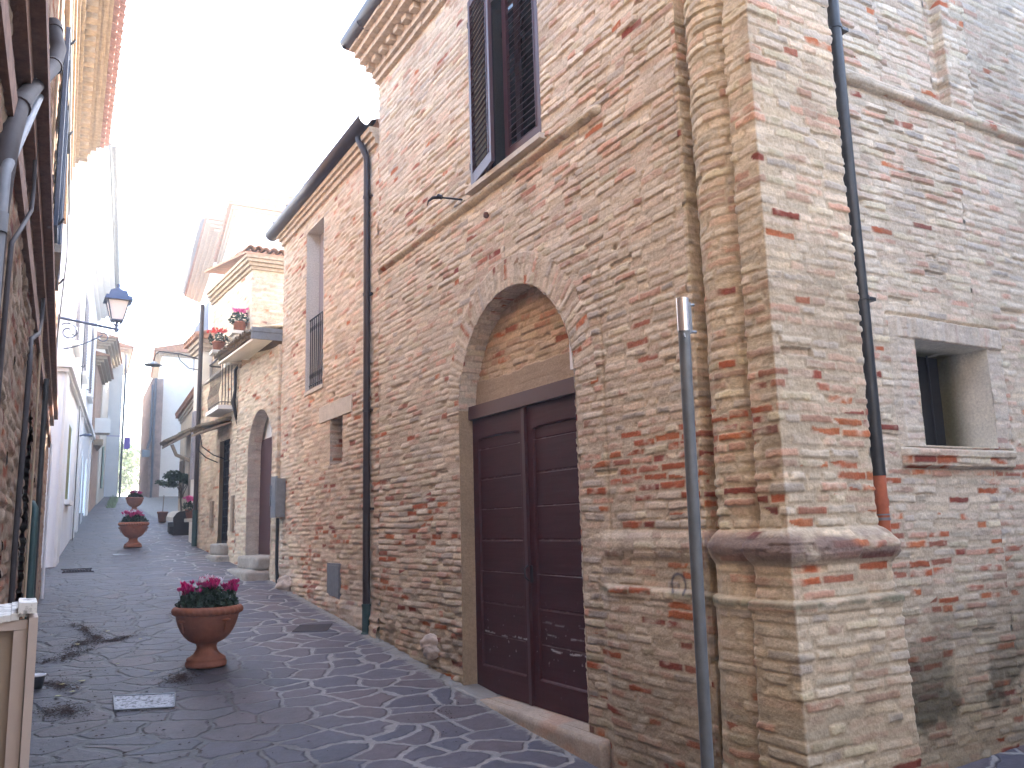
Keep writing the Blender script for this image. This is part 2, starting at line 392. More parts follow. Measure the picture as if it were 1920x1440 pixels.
def relief(name, o, u, v, n, lu, lv, nu, nv, surf, m, parent=None):
    """flat panel with relief: o corner, u,v,n unit vectors"""
    o, u, v, n = map(np.array, (o, u, v, n)); a = np.linspace(0, lu, nu); b = np.linspace(0, lv, nv); A, B = np.meshgrid(a, b, indexing='ij')
    h, c = surf(A, B); P = o + u * A[..., None] + v * B[..., None] + n * h[..., None]
    return link(name, grid_mesh(name, P, None, np.clip(c, 0, 1), smooth=False), m, parent)

# ------------------------------------------------------------------ ground
def G(x, y):
    x = np.asarray(x, float); y = np.asarray(y, float)
    z = np.where(y > 6.2, .1 * (y - 7.9), np.where(y > 3, -.17 + (y - 6.2) * .08, -.426 + (y - 3) * .03))
    z = np.where(y > 40, 3.21 + (y - 40) * .04 - ((y - 40) ** 2) * .004, z); z = np.maximum(z, np.where(y > 60, -6., -3.))
    side = np.clip((x - 3.9) / 4, 0, 2.2) * np.clip((6.5 - y) / 2, 0, 1)
    return z + .16 * side
def stone_material():
    m = bpy.data.materials.new('crazy_paving'); m.use_nodes = True; n = m.node_tree.nodes; l = m.node_tree.links; b = n['Principled BSDF']
    N = lambda t: n.new('ShaderNode' + t)
    tc = N('TexCoord'); mp = N('Mapping'); l.new(tc.outputs['Object'], mp.inputs[0]); mp.inputs['Scale'].default_value = (1, 1, 0)
    wn = N('TexNoise'); wn.inputs['Scale'].default_value = 1.7; wn.inputs['Detail'].default_value = 3; l.new(mp.outputs[0], wn.inputs['Vector'])
    wa = N('VectorMath'); wa.operation = 'MULTIPLY_ADD'; l.new(wn.outputs[1], wa.inputs[0]); wa.inputs[1].default_value = (.42, .42, 0); l.new(mp.outputs[0], wa.inputs[2])
    sc = N('VectorMath'); sc.operation = 'MULTIPLY'; l.new(wa.outputs[0], sc.inputs[0]); sc.inputs[1].default_value = (2.5, 3.3, 0)
    v1 = N('TexVoronoi'); v1.voronoi_dimensions = '2D'; v1.feature = 'DISTANCE_TO_EDGE'; v1.inputs['Scale'].default_value = 1; l.new(sc.outputs[0], v1.inputs['Vector'])
    v2 = N('TexVoronoi'); v2.voronoi_dimensions = '2D'; v2.feature = 'F1'; v2.inputs['Scale'].default_value = 1; l.new(sc.outputs[0], v2.inputs['Vector'])
    fn = N('TexNoise'); fn.inputs['Scale'].default_value = 26; fn.inputs['Detail'].default_value = 5; l.new(mp.outputs[0], fn.inputs['Vector'])
    ma = N('Math'); ma.operation = 'MULTIPLY_ADD'; l.new(fn.outputs[0], ma.inputs[0]); ma.inputs[1].default_value = .07; l.new(v1.outputs[0], ma.inputs[2])
    jn = N('TexNoise'); jn.inputs['Scale'].default_value = .8; jn.inputs['Detail'].default_value = 2; l.new(mp.outputs[0], jn.inputs['Vector'])
    jw = N('MapRange'); jw.inputs[1].default_value = .35; jw.inputs[2].default_value = .65; jw.inputs[3].default_value = .07; jw.inputs[4].default_value = .115; l.new(jn.outputs[0], jw.inputs[0])
    sb = N('Math'); sb.operation = 'SUBTRACT'; l.new(ma.outputs[0], sb.inputs[0]); l.new(jw.outputs[0], sb.inputs[1])
    jm = N('MapRange'); jm.inputs[1].default_value = -.008; jm.inputs[2].default_value = .012; l.new(sb.outputs[0], jm.inputs[0])   # 1 on stone
    # stone colour per cell
    cr = N('ValToRGB'); l.new(v2.outputs['Color'], cr.inputs[0]); e = cr.color_ramp
    cols = [(0, (.055, .056, .075)), (.2, (.080, .080, .105)), (.4, (.072, .064, .082)), (.55, (.10, .094, .115)), (.72, (.10, .082, .092)), (.86, (.115, .088, .095)), (1, (.11, .115, .14))]
    e.elements[0].position = 0; e.elements[0].color = (*cols[0][1], 1); e.elements[1].position = 1; e.elements[1].color = (*cols[-1][1], 1)
    for p, c in cols[1:-1]: q = e.elements.new(p); q.color = (*c, 1)
    n3 = N('TexNoise'); n3.inputs['Scale'].default_value = 9; n3.inputs['Detail'].default_value = 8; n3.inputs['Roughness'].default_value = .7; l.new(mp.outputs[0], n3.inputs['Vector'])
    mr = N('MapRange'); mr.inputs[1].default_value = .3; mr.inputs[2].default_value = .7; mr.inputs[3].default_value = .68; mr.inputs[4].default_value = 1.35; l.new(n3.outputs[0], mr.inputs[0])
    sv = N('VectorMath'); sv.operation = 'SCALE'; l.new(cr.outputs[0], sv.inputs[0]); l.new(mr.outputs[0], sv.inputs[3])
    # mortar: paler on the right by the house, grimy on the left
    sx = N('SeparateXYZ'); l.new(tc.outputs['Object'], sx.inputs[0])
    sy = N('Math'); sy.operation = 'MULTIPLY_ADD'; l.new(sx.outputs[1], sy.inputs[0]); sy.inputs[1].default_value = -.03; l.new(sx.outputs[0], sy.inputs[2])
    nw = N('Math'); nw.operation = 'MULTIPLY_ADD'; l.new(jn.outputs[0], nw.inputs[0]); nw.inputs[1].default_value = 1.6; l.new(sy.outputs[0], nw.inputs[2])
    l_dk = nw
    gx = N('MapRange'); gx.inputs[1].default_value = 2.1; gx.inputs[2].default_value = 3.1; l.new(nw.outputs[0], gx.inputs[0])
    mc = N('Mix'); mc.data_type = 'RGBA'; l.new(gx.outputs[0], mc.inputs[0]); mc.inputs[6].default_value = (.062, .062, .062, 1); mc.inputs[7].default_value = (.27, .26, .255, 1)
    mv = N('VectorMath'); mv.operation = 'SCALE'; l.new(mc.outputs[2], mv.inputs[0]); l.new(mr.outputs[0], mv.inputs[3])
    mx = N('Mix'); mx.data_type = 'RGBA'; l.new(jm.outputs[0], mx.inputs[0]); l.new(mv.outputs[0], mx.inputs[6]); dk = N('MapRange'); dk.inputs[1].default_value = 1.2; dk.inputs[2].default_value = 3.2; dk.inputs[3].default_value = .58; dk.inputs[4].default_value = 1.1; sv2 = N('VectorMath'); sv2.operation = 'SCALE'; l.new(sv.outputs[0], sv2.inputs[0]); l.new(dk.outputs[0], sv2.inputs[3]); l.new(sv2.outputs[0], mx.inputs[7])
    l.new(nw.outputs[0], dk.inputs[0])
    # pale cement skirt along the foot of the right-hand wall
    wq = N('Math'); wq.operation = 'MULTIPLY_ADD'; l.new(n3.outputs[0], wq.inputs[0]); wq.inputs[1].default_value = .5; l.new(sx.outputs[0], wq.inputs[2])
    wf = N('MapRange'); wf.inputs[1].default_value = 3.92; wf.inputs[2].default_value = 4.0; l.new(wq.outputs[0], wf.inputs[0])
    wy = N('MapRange'); wy.inputs[1].default_value = 5.4; wy.inputs[2].default_value = 5.8; l.new(sx.outputs[1], wy.inputs[0]); wm_ = N('Math'); wm_.operation = 'MULTIPLY'; l.new(wf.outputs[0], wm_.inputs[0]); l.new(wy.outputs[0], wm_.inputs[1])
    mw_ = N('Mix'); mw_.data_type = 'RGBA'; l.new(wm_.outputs[0], mw_.inputs[0]); l.new(mx.outputs[2], mw_.inputs[6]); mw_.inputs[7].default_value = (.27, .26, .24, 1); mx = mw_
    # grime: dark streaks and specks, more on the left
    gn = N('TexNoise'); gn.inputs['Scale'].default_value = 3.0; gn.inputs['Detail'].default_value = 9; gn.inputs['Roughness'].default_value = .75; l.new(mp.outputs[0], gn.inputs['Vector'])
    gm = N('MapRange'); gm.inputs[1].default_value = .47; gm.inputs[2].default_value = .64; gm.inputs[3].default_value = 0; gm.inputs[4].default_value = .8; l.new(gn.outputs[0], gm.inputs[0])
    gl = N('MapRange'); gl.inputs[1].default_value = 3.3; gl.inputs[2].default_value = 2.0; gl.inputs[3].default_value = .25; gl.inputs[4].default_value = 1; l.new(nw.outputs[0], gl.inputs[0])
    gg = N('Math'); gg.operation = 'MULTIPLY'; l.new(gm.outputs[0], gg.inputs[0]); l.new(gl.outputs[0], gg.inputs[1])
    m2 = N('Mix'); m2.data_type = 'RGBA'; l.new(gg.outputs[0], m2.inputs[0]); l.new(mx.outputs[2], m2.inputs[6]); m2.inputs[7].default_value = (.035, .035, .035, 1)
    l.new(m2.outputs[2], b.inputs['Base Color']); b.inputs['Roughness'].default_value = .62; b.inputs['Specular IOR Level'].default_value = .5
    rr = N('MapRange'); rr.inputs[3].default_value = .45; rr.inputs[4].default_value = .75; l.new(n3.outputs[0], rr.inputs[0]); l.new(rr.outputs[0], b.inputs['Roughness'])
    # relief
    hb = N('MapRange'); hb.inputs[1].default_value = -.02; hb.inputs[2].default_value = .05; l.new(sb.outputs[0], hb.inputs[0])
    h2 = N('Math'); h2.operation = 'MULTIPLY_ADD'; l.new(n3.outputs[0], h2.inputs[0]); h2.inputs[1].default_value = .9; l.new(hb.outputs[0], h2.inputs[2])
    bp = N('Bump'); bp.inputs['Distance'].default_value = .018; bp.inputs['Strength'].default_value = .9; l.new(h2.outputs[0], bp.inputs['Height']); l.new(bp.outputs[0], b.inputs['Normal'])
    return m
xs = np.concatenate([np.linspace(-60, -4, 15), np.linspace(-3, 9, 97), np.linspace(10, 60, 14)])
ys = np.concatenate([np.linspace(-60, -8, 14), np.linspace(-7, 1, 17), np.linspace(1.1, 20, 160), np.linspace(20.5, 50, 60), np.linspace(52, 140, 23)])
XX, YY = np.meshgrid(xs, ys, indexing='ij'); ZZ = G(XX, YY) + .012 * (fb(XX * .9, YY * .9, 2, 3) - .5)
me = grid_mesh('paved_street', np.stack([XX, YY, ZZ], -1)); tag(link('paved_street', me, stone_material()), kind='structure')
def g(x, y): return float(G(x, y))

# mortar skirt between paving and the right-hand wall is part of the paving material; walls follow
W = 3.866
exec_parts = []
# ================================================================== HOUSE 1: tall corner house
H1 = empty('corner_house', (W + 2, 7, -.2), 'tall buff brick corner house with the arched maroon double door and brown louvred shutters', 'house')
pts = [(W, 9.97), (W, 4.18), (W + .125, 4.18), (W + .125, 4.13)]
cxx, cyy = 4.02, 3.865
for k in range(11):
    a = R_(93 + 174 * k / 10); pts.append((cxx + .245 * math.cos(a) * 1.0, cyy + .245 * math.sin(a)))
pts += [(4.00, 3.60), (3.75, 3.60), (3.75, 3.40), (4.53, 3.40), (4.53, 3.95), (5.86, 3.95), (5.86, 3.95 + .10), (6.78, 3.95 + .10), (6.78, 3.95), (7.12, 3.95), (7.12, 4.05), (8.6, 4.05), (8.6, 3.95), (12, 3.95)]
# lower wall has no recessed panels: two paths, same arc lengths up to the side wall
low = [p for p in pts]
for i in range(len(low)):
    if low[i][0] > 5 and low[i][1] > 4: low[i] = (low[i][0] + (1e-3 if i % 2 else 2e-3), 3.95)
P1 = Path(pts)
lowp = [p for p in pts[:-8]] + [(12, 3.95)]
P1L = Path(lowp)
sY = lambda y: 9.97 - y                                 # arc length on the street facade
sPil = P1.c[[i for i, p in enumerate(pts) if p == (3.75, 3.40)][0]]
sWall = P1.c[[i for i, p in enumerate(pts) if p == (4.53, 3.95)][0]]
sX = lambda x: sWall + (x - 4.53)
ARC_C, ARC_R, ARC_Z = (5.60 + 7.72) / 2, 1.06, 2.66
def red1(S, Z):
    n = fb(S * .8, Z * 2.2, 3, 3)
    band = np.exp(-((Z - 2.0) / .36) ** 2) * ss(4.2, 5.6, S) * .85
    lowr = ss(2.4, 1.2, Z) * .20 * ss(.45, .6, n)
    return .015 + band * ss(.30, .62, n) + lowr + .07 * ss(.55, .75, n)
def surf1(S, Z):
    red = red1(S, Z)
    facade = S < sY(4.2)
    rough = np.where(facade, ss(1.2, .1, Z) * ss(3.0, 2.3, S), 0.)
    cor = ss(sY(5.9), sY(5.0), S)
    h, c = bricks(S, Z, 1, red=red, wash=np.where(Z > 3.0, .40, .30), deep=1.05 - .5 * cor * ss(4.6, 3.4, Z), rough=rough + .10 * cor * (Z < 1.3), mw=.001 + .005 * cor * ss(4.4, 3.2, Z), bl=.26)
    # voussoir ring over the door
    X = S - sY(ARC_C); Y = Z - ARC_Z; rad = np.hypot(X, Y); ang = np.arctan2(Y, X)
    ring = (rad > ARC_R - .02) & (rad < ARC_R + .29) & (Y > -.05)
    if ring.any():
        h2, c2 = bricks(rad + 3.1, ang * (ARC_R + .1) + 20, 5, ph=.062, red=np.full(S.shape, .05), wash=.5, deep=.8, bl=.30)
        h = np.where(ring, h2 + .004, h); c = np.where(ring[..., None], c2, c)
    # soldier bricks above the little side window
    so = (S > sX(5.62)) & (S < sX(7.05)) & (Z > 2.83) & (Z < 3.00)
    if so.any():
        h3, c3 = bricks(Z + 9, S + 5, 9, ph=.066, red=np.full(S.shape, .02), wash=.55, deep=.8, bl=.5)
        h = np.where(so, h3 + .006, h); c = np.where(so[..., None], c3, c)
    # raised, lime-rendered surround of the side window
    gq = np.minimum(np.abs(S - sX(5.625)), np.abs(S - sX(7.045))); gq = np.where((Z > 2.0) & (Z < 3.02), gq, 9); gq = np.minimum(gq, np.where((S > sX(5.6)) & (S < sX(7.06)), np.abs(Z - 3.015), 9)); h = h - .02 * np.exp(-(gq / .014) ** 2)
    fr = (S > sX(5.64)) & (S < sX(7.03)) & (Z > 2.0) & (Z < 3.0)
    h = h + np.where(fr, .030, 0); c = np.where(fr[..., None], c * .55 + np.array((.56, .50, .43)) * .45, c)
    e_ = np.minimum(np.abs(S - sX(5.64)), np.abs(S - sX(7.03))) * ((Z > 2.0) & (Z < 3.0)) + 9 * ((Z <= 2.0) | (Z >= 3.0)); c = mixc(c, (.60, .54, .45), .8 * ss(.05, .01, e_ - .0) * (S < sX(5.75)))
    # rendered vertical seam beside the door and flush mortar near the corner
    seam = np.exp(-((S - sY(5.22)) / .03) ** 2) * ((Z < 3.5) & (Z > 1.3)); h = h - .012 * seam; c = mixc(c, (.42, .33, .22), .5 * seam)
    h = np.where((S > sY(5.3)) & (S < sWall) & (Z < 1.45), h * .75, h); warm = ss(sY(5.6), sY(4.6), S) * (S < sWall); c = c * (1 + warm[..., None] * np.array((.02, .01, -.03)))
    jam = (S > sY(5.6)) & (S < sY(5.24)) & (Z < 3.2); h = h + np.where(jam, .006, 0)
    # yellow-green lime growth beside the column
    colz = (S > sY(4.2)) & (S < sPil)
    c = np.where(colz[..., None], c * np.array((1.0, .99, .92)), c)
    # stains on the plinth mouldings
    mo = np.exp(-((Z - 1.34) / .085) ** 4) * ss(sY(5.2), sY(5.0), S) * (S < sWall) * ss(.35, .6, fb(S * 5, Z * 9, 4, 3) + .12)
    c = mixc(c, (.17, .115, .105), .85 * mo * np.where(S < sY(4.2), .35, 1))
    lg = np.exp(-((Z - 1.02) / .022) ** 2) * ss(sY(5.45), sY(5.3), S) * (S < sWall) * ss(.4, .6, fb(S * 7, Z * 12, 2, 3) + .05); c = mixc(c, (.10, .12, .075), .7 * lg)
    cr = ss(.40, .62, fb(S * 2.5, Z * 1.2, 6, 3)) * np.exp(-((S - sY(4.12)) / .13) ** 2) * ss(1.4, 1.0, Z); c = mixc(c, (.13, .10, .06), .85 * cr)
    gr = ss(.45, .6, fb(S * 3, Z * 3, 5, 4)) * (S > sX(4.6)) * ss(1.0, .1, Z); c = mixc(c, (.12, .11, .08), .8 * gr)
    gr = ss(.45, .6, fb(S * 3, Z * 3, 7, 4)) * facade * ss(.55, .0, Z - .1 * (9.97 - S - 7.9)); c = mixc(c, (.30, .25, .19), .55 * gr)
    foot_dark = ss(1.4, -.1, Z - .35 * (fb(S * 2, Z * 0, 3, 3) - .5)) * np.where(S > sX(4.7), .62, .34); c = c * (1 - foot_dark[..., None] * np.array((.8, .85, .95)))  # wall colour darkens smoothly towards the foot, more on the side wall
    # ring and dot drawn on the plinth
    rx = (S - sY(4.48)); rz = Z - 1.085; rr = np.hypot(rx, rz * .95); th = np.arctan2(rz, rx)
    ringg = (np.exp(-((rr - .068) / .010) ** 2) * ((th > -1.0) | (th < -2.3))) + np.exp(-(np.hypot(rx * 1.4, rz + .004) / .015) ** 2) * 1.2
    c = mixc(c, (.06, .06, .09), np.clip(ringg, 0, .85))
    # rust bolt and little holes
    for hy, hz in ((10.3, 4.1), (9.55, 4.35), (9.2, 2.3), (8.8, 1.5), (5.0, 3.6)):
        q = np.exp(-((np.hypot((S - sY(hy)), (Z - hz) * 1.6)) / .03) ** 2); h = h - .05 * q
    return h, c
def off1(S, Z):
    on = ss(sY(5.38), sY(5.22), S) * (S < sWall + 1e-6)
    on = np.where((S > sWall - .3), np.clip((sWall - S) / .3, 0, 1), on)
    t = np.zeros_like(Z)
    t = np.where(Z < 1.45, .085 * np.sin(np.clip((1.45 - Z) / .12, 0, 1) * math.pi / 2), t)     # sloped top into a torus
    t = np.where(Z < 1.32, .085 - .045 * np.clip((1.32 - Z) / .09, 0, 1) ** 1.5, t)
    t = np.where(Z < 1.23, .040, t)
    t = np.where(Z < 1.055, .040 + .035 * ss(1.055, 1.035, Z), t)
    t = np.where(Z < .985, .075 - .012 * ss(.985, .965, Z), t)
    t = t + np.where(Z < .97, .02 * (.97 - Z) / 1.2, 0)
    t = np.where((S < sY(4.2)) & (Z > 1.055), t * .62, t)
    return on * t * .95
holes1 = [dict(r=(sY(7.72), sY(5.60), -.06, ARC_Z), arch=ARC_R), dict(r=(sY(7.31), sY(5.97), 4.93, 7.05)), dict(r=(sX(5.86), sX(6.80), 2.01, 2.83))]
mz = [-.06, ARC_Z, 4.93, 7.05, 2.01, 2.83, 4.89]; msx = [sY(7.72), sY(5.60), sY(7.31), sY(5.97), sX(5.86), sX(6.80)]
zc = 4.89
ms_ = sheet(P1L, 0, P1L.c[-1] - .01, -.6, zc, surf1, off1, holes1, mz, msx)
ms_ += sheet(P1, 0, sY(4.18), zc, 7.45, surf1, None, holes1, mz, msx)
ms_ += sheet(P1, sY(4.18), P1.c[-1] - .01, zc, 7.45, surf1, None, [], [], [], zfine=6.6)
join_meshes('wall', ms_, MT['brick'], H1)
# body of the house behind the brick skin, roof
mb = MB(); mb.box((W + .35, 4.8, -.6), (12, 4.9, 7.6)); mb.box((W + .55, 4.7, -.6), (12, 9.8, -.5)); mb.box((11.8, 4.7, -.6), (12, 9.9, 7.6)); mb.box((W + .02, 9.78, -.6), (12, 9.955, 8.2)); mb.build('inner_wall', MT['cream_plaster'], H1)
mb = MB(); n_ = 60
mb.add([(3.50, 3.0, 7.88), (3.50, 9.97, 7.88), (8, 9.97, 9.9), (8, 3.0, 9.9), (12.5, 3.0, 7.9), (12.5, 9.97, 7.9)], [(0, 1, 2, 3), (3, 2, 5, 4)])
mb.add([(3.40, 9.97, 7.80), (3.40, 9.97, 7.86), (8, 9.97, 9.9), (8, 9.97, 9.8)], [(0, 1, 2, 3)])
mb.add([(3.45, 9.90, 7.8), (8, 9.90, 9.9), (12, 9.90, 7.8)], [(0, 1, 2)])
for k in range(20):
    y = 9.86 - k * .2
    mb.halftube((3.50, y, 7.90), (8, y, 9.95), .08, 1, 6)
mb.build('roof', MT['tile'], H1)
# cornice: five corbelled brick courses, one of them dentilled
mb = MB(); x = W
for k, (zz, o) in enumerate(((7.40, .06), (7.475, .11), (7.55, .20), (7.63, .28), (7.71, .36), (7.785, .42))):
    if k == 2:
        y = 9.97
        while y > 3.2: mb.box((W - o, y - .13, zz), (W + .1, y, zz + .073)); y -= .25
        mb.box((W - .11, 3.2, zz), (W + .1, 9.965, zz + .073))
    else:
        y = 9.97
        while y > 3.1:
            L = random.uniform(.24, .3); j = random.uniform(-.008, .008); mb.box((W - o + j, y - L + .008, zz), (W + .1, y, zz + .071)); y -= L
mb.build('cornice', MT['eave_pale'], H1)
mb = MB(); mb.halftube((3.44, 10.02, 7.93), (3.44, 3.0, 7.97), .11, -1, 12); mb.box((3.36, 9.98, 7.82), (3.54, 9.995, 7.90))
for y in (9.4, 8.4, 7.4, 6.4): mb.tube([(3.355, y, 7.91), (3.35, y, 7.86), (3.40, y, 7.795), (3.5, y, 7.79)], .008, 6)
mb.build('gutter', MT['copper'], H1)
# string course below the shutters
def bar_relief(S, Z, k): return
ms2 = []
pc = Path([(W, 9.96), (W, 5.07)])
def surf_c(S, Z):
    h, c = bricks(S, Z, 3, ph=.05, red=np.full(S.shape, .04), wash=.7, deep=.5); t = np.clip((Z - 4.76) / .10, 0, 1)
    return h * .7 + .055 * np.sin(np.clip(t * 1.15, 0, 1) * math.pi) ** .6 * ss(0, .03, S) * ss(4.89, 4.8, S), c * np.array((.94, .92, .84))
join_meshes('string_course', sheet(pc, 0, 4.88, 4.755, 4.87, surf_c), MT['brick'], H1)
pc2 = Path([(4.53, 3.95), (12, 3.95)])
def surf_c2(S, Z):
    h, c = bricks(S, Z, 3, ph=.05, red=np.full(S.shape, .08), wash=.6, deep=.5); t = np.clip((Z - 4.83) / .12, 0, 1)
    return h * .7 + .06 * np.sin(np.clip(t, 0, 1) * math.pi) ** .5, c
ms2 += sheet(pc2, .2, 7.4, 4.83, 4.95, surf_c2)
join_meshes('string_course', ms2, MT['brick'], H1)
# ---- arched doorway
t = np.linspace(0, math.pi, 60)
arc = [(W, 7.72, -.06)] + [(W, ARC_C + ARC_R * math.cos(a), ARC_Z + ARC_R * math.sin(a)) for a in t] + [(W, 5.60, -.06)]
def surf_rev(D, L):
    h, c = bricks(D + .3, L, 6, ph=.064, wash=.5, deep=.7, red=np.full(D.shape, .08)); pl = (L < 2.74)
    lime = np.array((.38, .28, .18)) * (.85 + .3 * fb(D * 6, L * 3, 2))[..., None]
    c = np.where(pl[..., None], lime, c); h = np.where(pl, h * .12, h); return h, c
skin('door_reveal', arc, (-1, 0), .22, surf_rev, H1, MT['brick'], res=.011)
pt_ = Path([(W + .20, 7.80), (W + .20, 5.50)])
def surf_t(S, Z):
    h, c = bricks(S + 3, Z, 8, red=np.full(S.shape, .10), wash=.45, deep=.7, tint=(.92, .82, .72))
    q = np.abs(np.hypot((S - 1.25), (Z - 3.25) / 1.1) - .24); c = mixc(c, (.42, .32, .22), .8 * np.exp(-(q / .018) ** 2) * (Z > 3.1))
    band = Z < 2.98 + .03 * (vn(S * 6, Z * 0, 1) - .5); c = np.where(band[..., None], np.array((.40, .31, .22)) * (.85 + .3 * fb(S * 3, Z * 6, 1))[..., None], c); h = np.where(band, .012 + h * .15, h)
    return h, c
join_meshes('tympanum', sheet(pt_, 0, 2.3, 2.70, 3.8, surf_t), MT['brick'], H1)
DRED = np.array((.044, .0085, .011))
def door_leaf(A, B, right):
    w_, h_ = LW, 2.72
    st = np.minimum(np.minimum(A, w_ - A), np.minimum(B - .0, h_ - B))
    fr = ss(.115, .105, np.minimum(A, w_ - A)) ; bot = ss(.24, .23, B); tq = .27 + .025 * np.clip(np.abs(A - w_ / 2) / (w_ / 2 - .1), 0, 1) ** 4; top = ss(h_ - tq - .01, h_ - tq, B)
    frm = np.clip(fr + bot + top, 0, 1)
    bz = (B - .23) / .30; f = bz - np.floor(bz); gap = ss(.03, .008, np.minimum(f, 1 - f)) * (1 - frm)
    h = .022 * frm - .006 * gap + .002 * (fb(A * 2, B * 30, 3) - .5)
    c = DRED * (1 + .25 * (fb(A * 3, B * 10, 4) - .5) * 2)[..., None] * np.where(frm[..., None] > .5, 1.15, 1.)
    n = fb(A * 14, B * 40, 5, 3)
    lines_ = ([(.62, .5), (.50, .9), (.72, .25)] if right else [(.55, .7)])
    for zz, am in lines_:
        q = np.exp(-(((B - zz) - .03 * (vn(A * 6, B * 0, 2) - .5)) / .006) ** 2) * ss(.50, .62, n + .06 * am) * am * (A > .14)
        c = mixc(c, (.62, .60, .58), np.clip(q * 1.4, 0, .95))
    sp = ss(.84, .90, fb(A * 30, B * 30, 6, 2)) * np.exp(-((B - .5) / .25) ** 2); c = mixc(c, (.5, .42, .40), .7 * sp)
    sc_ = gap * ss(.5, .7, n) * .35; c = mixc(c, (.30, .22, .22), sc_)
    return h, c
LW = 1.055
dr = sub('wooden_double_door', H1)
for k, yy in enumerate((7.715, 6.655)):
    relief('door_leaf', (W + .168 + .004 * k, yy, -.055), (0, -1, 0), (0, 0, 1), (-1, 0, 0), LW, 2.68, 110, 300, lambda A, B, k=k: door_leaf(A, B, k), MT['coat'], dr)
mb = MB(); mb.box((W + .10, 5.602, 2.59), (W + .21, 7.718, 2.725)); mb.build('lintel_beam', MT['shutter'], dr)
mb = MB(); mb.box((W + .118, 6.64, -.05), (W + .17, 6.69, 2.585)); mb.build('meeting_stile', MT['shutter'], dr)
mb = MB(); mb.tube([(W + .11, 6.62, 1.02), (W + .07, 6.61, 1.05), (W + .065, 6.61, 1.12), (W + .11, 6.62, 1.15)], .009, 8); mb.box((W + .135, 6.60, 1.0), (W + .145, 6.635, 1.15)); mb.build('handle', MT['iron'], dr)
# threshold step
def worn_block(name, a, b, m, parent, nseg=(12, 8, 4), amp=.012, seed=0):
    """rounded, worn stone block"""
    import bmesh
    bm = bmesh.new(); bmesh.ops.create_cube(bm, size=1)
    bmesh.ops.subdivide_edges(bm, edges=bm.edges[:], cuts=7, use_grid_fill=True)
    for v in bm.verts:
        p = v.co * 2; q = Vector((math.copysign(abs(p.x) ** 1, p.x), p.y, p.z))
        r = max(abs(p.x), abs(p.y), abs(p.z)); L = (abs(p.x) ** 8 + abs(p.y) ** 8 + abs(p.z) ** 8) ** (1 / 8); q = p * (r / L)
        x = (a[0] + b[0]) / 2 + q.x * (b[0] - a[0]) / 2; y = (a[1] + b[1]) / 2 + q.y * (b[1] - a[1]) / 2; z = (a[2] + b[2]) / 2 + q.z * (b[2] - a[2]) / 2
        n = Vector((random.Random(seed + int(x * 200)).random() - .5, random.Random(seed + int(y * 211)).random() - .5, 0))
        f1 = float(fb(np.array(x * 4 + y * 3), np.array(z * 9 + y * 4), seed % 5, 3)) - .5
        v.co = Vector((x + f1 * amp * 2, y + n.y * 0, z + f1 * amp))
    for f in bm.faces: f.smooth = True
    me = bpy.data.meshes.new(name); bm.to_mesh(me); bm.free(); return link(name, me, m, parent)
mb = MB(); mb.add([(W - .13, 5.30, -.34), (W - .13, 7.76, -.10), (W - .13, 5.30, -.10), (W - .13, 7.76, -.055), (W + .2, 5.30, -.08), (W + .2, 7.76, -.05), (W + .2, 5.3, -.4), (W + .2, 7.76, -.4)], [(0, 2, 3, 1), (2, 4, 5, 3), (0, 6, 4, 2), (1, 3, 5, 7)])
mb.v = [(x, y, z) for x, y, z in mb.v]
n = 50; vs = []
def surf_step(S, Z):
    h = .006 * (fb(S * 5, Z * 9, 2) - .5) * 2 ; c = np.array((.36, .30, .24)) * (.75 + .5 * fb(S * 5, Z * 12, 3))[..., None]
    c = mixc(c, (.42, .24, .16), ss(.5, .65, fb(S * 3, Z * 8, 6)) * .5); return h, c
ps = Path([(W - .115, 7.76), (W - .115, 5.32), (W + .05, 5.30)])
S_, Z_ = np.meshgrid(np.linspace(0, ps.c[-1], 240), np.linspace(0, 1, 24), indexing='ij')
topz = -.062 + 0 * S_ - .012 * (fb(S_ * 2, Z_ * 0, 2) - .5); edge = ss(.35, .0, Z_)  # first rows are the tread
zz = np.where(Z_ > .3, topz - (Z_ - .3) / .7 * .38, topz); inx = np.where(Z_ < .3, -(1 - Z_ / .3) * .3, -.02 * ss(.36, .30, Z_))
h_, c_ = surf_step(S_, Z_ * .4); xy = ps.pos(S_, inx + h_); 
me = grid_mesh('door_step', np.concatenate([xy, zz[..., None]], -1)[:, ::-1], None, np.clip(c_[:, ::-1] * np.where(Z_[:, ::-1, None] < .3, 1.25, 1.), 0, 1)); link('door_step', me, MT['brick'], H1)
mb = MB(); mb.box((4.025, 5.80, 2.81), (4.04, 5.907, 3.10)); mb.build('white_plate', MT['white_paint'], H1)
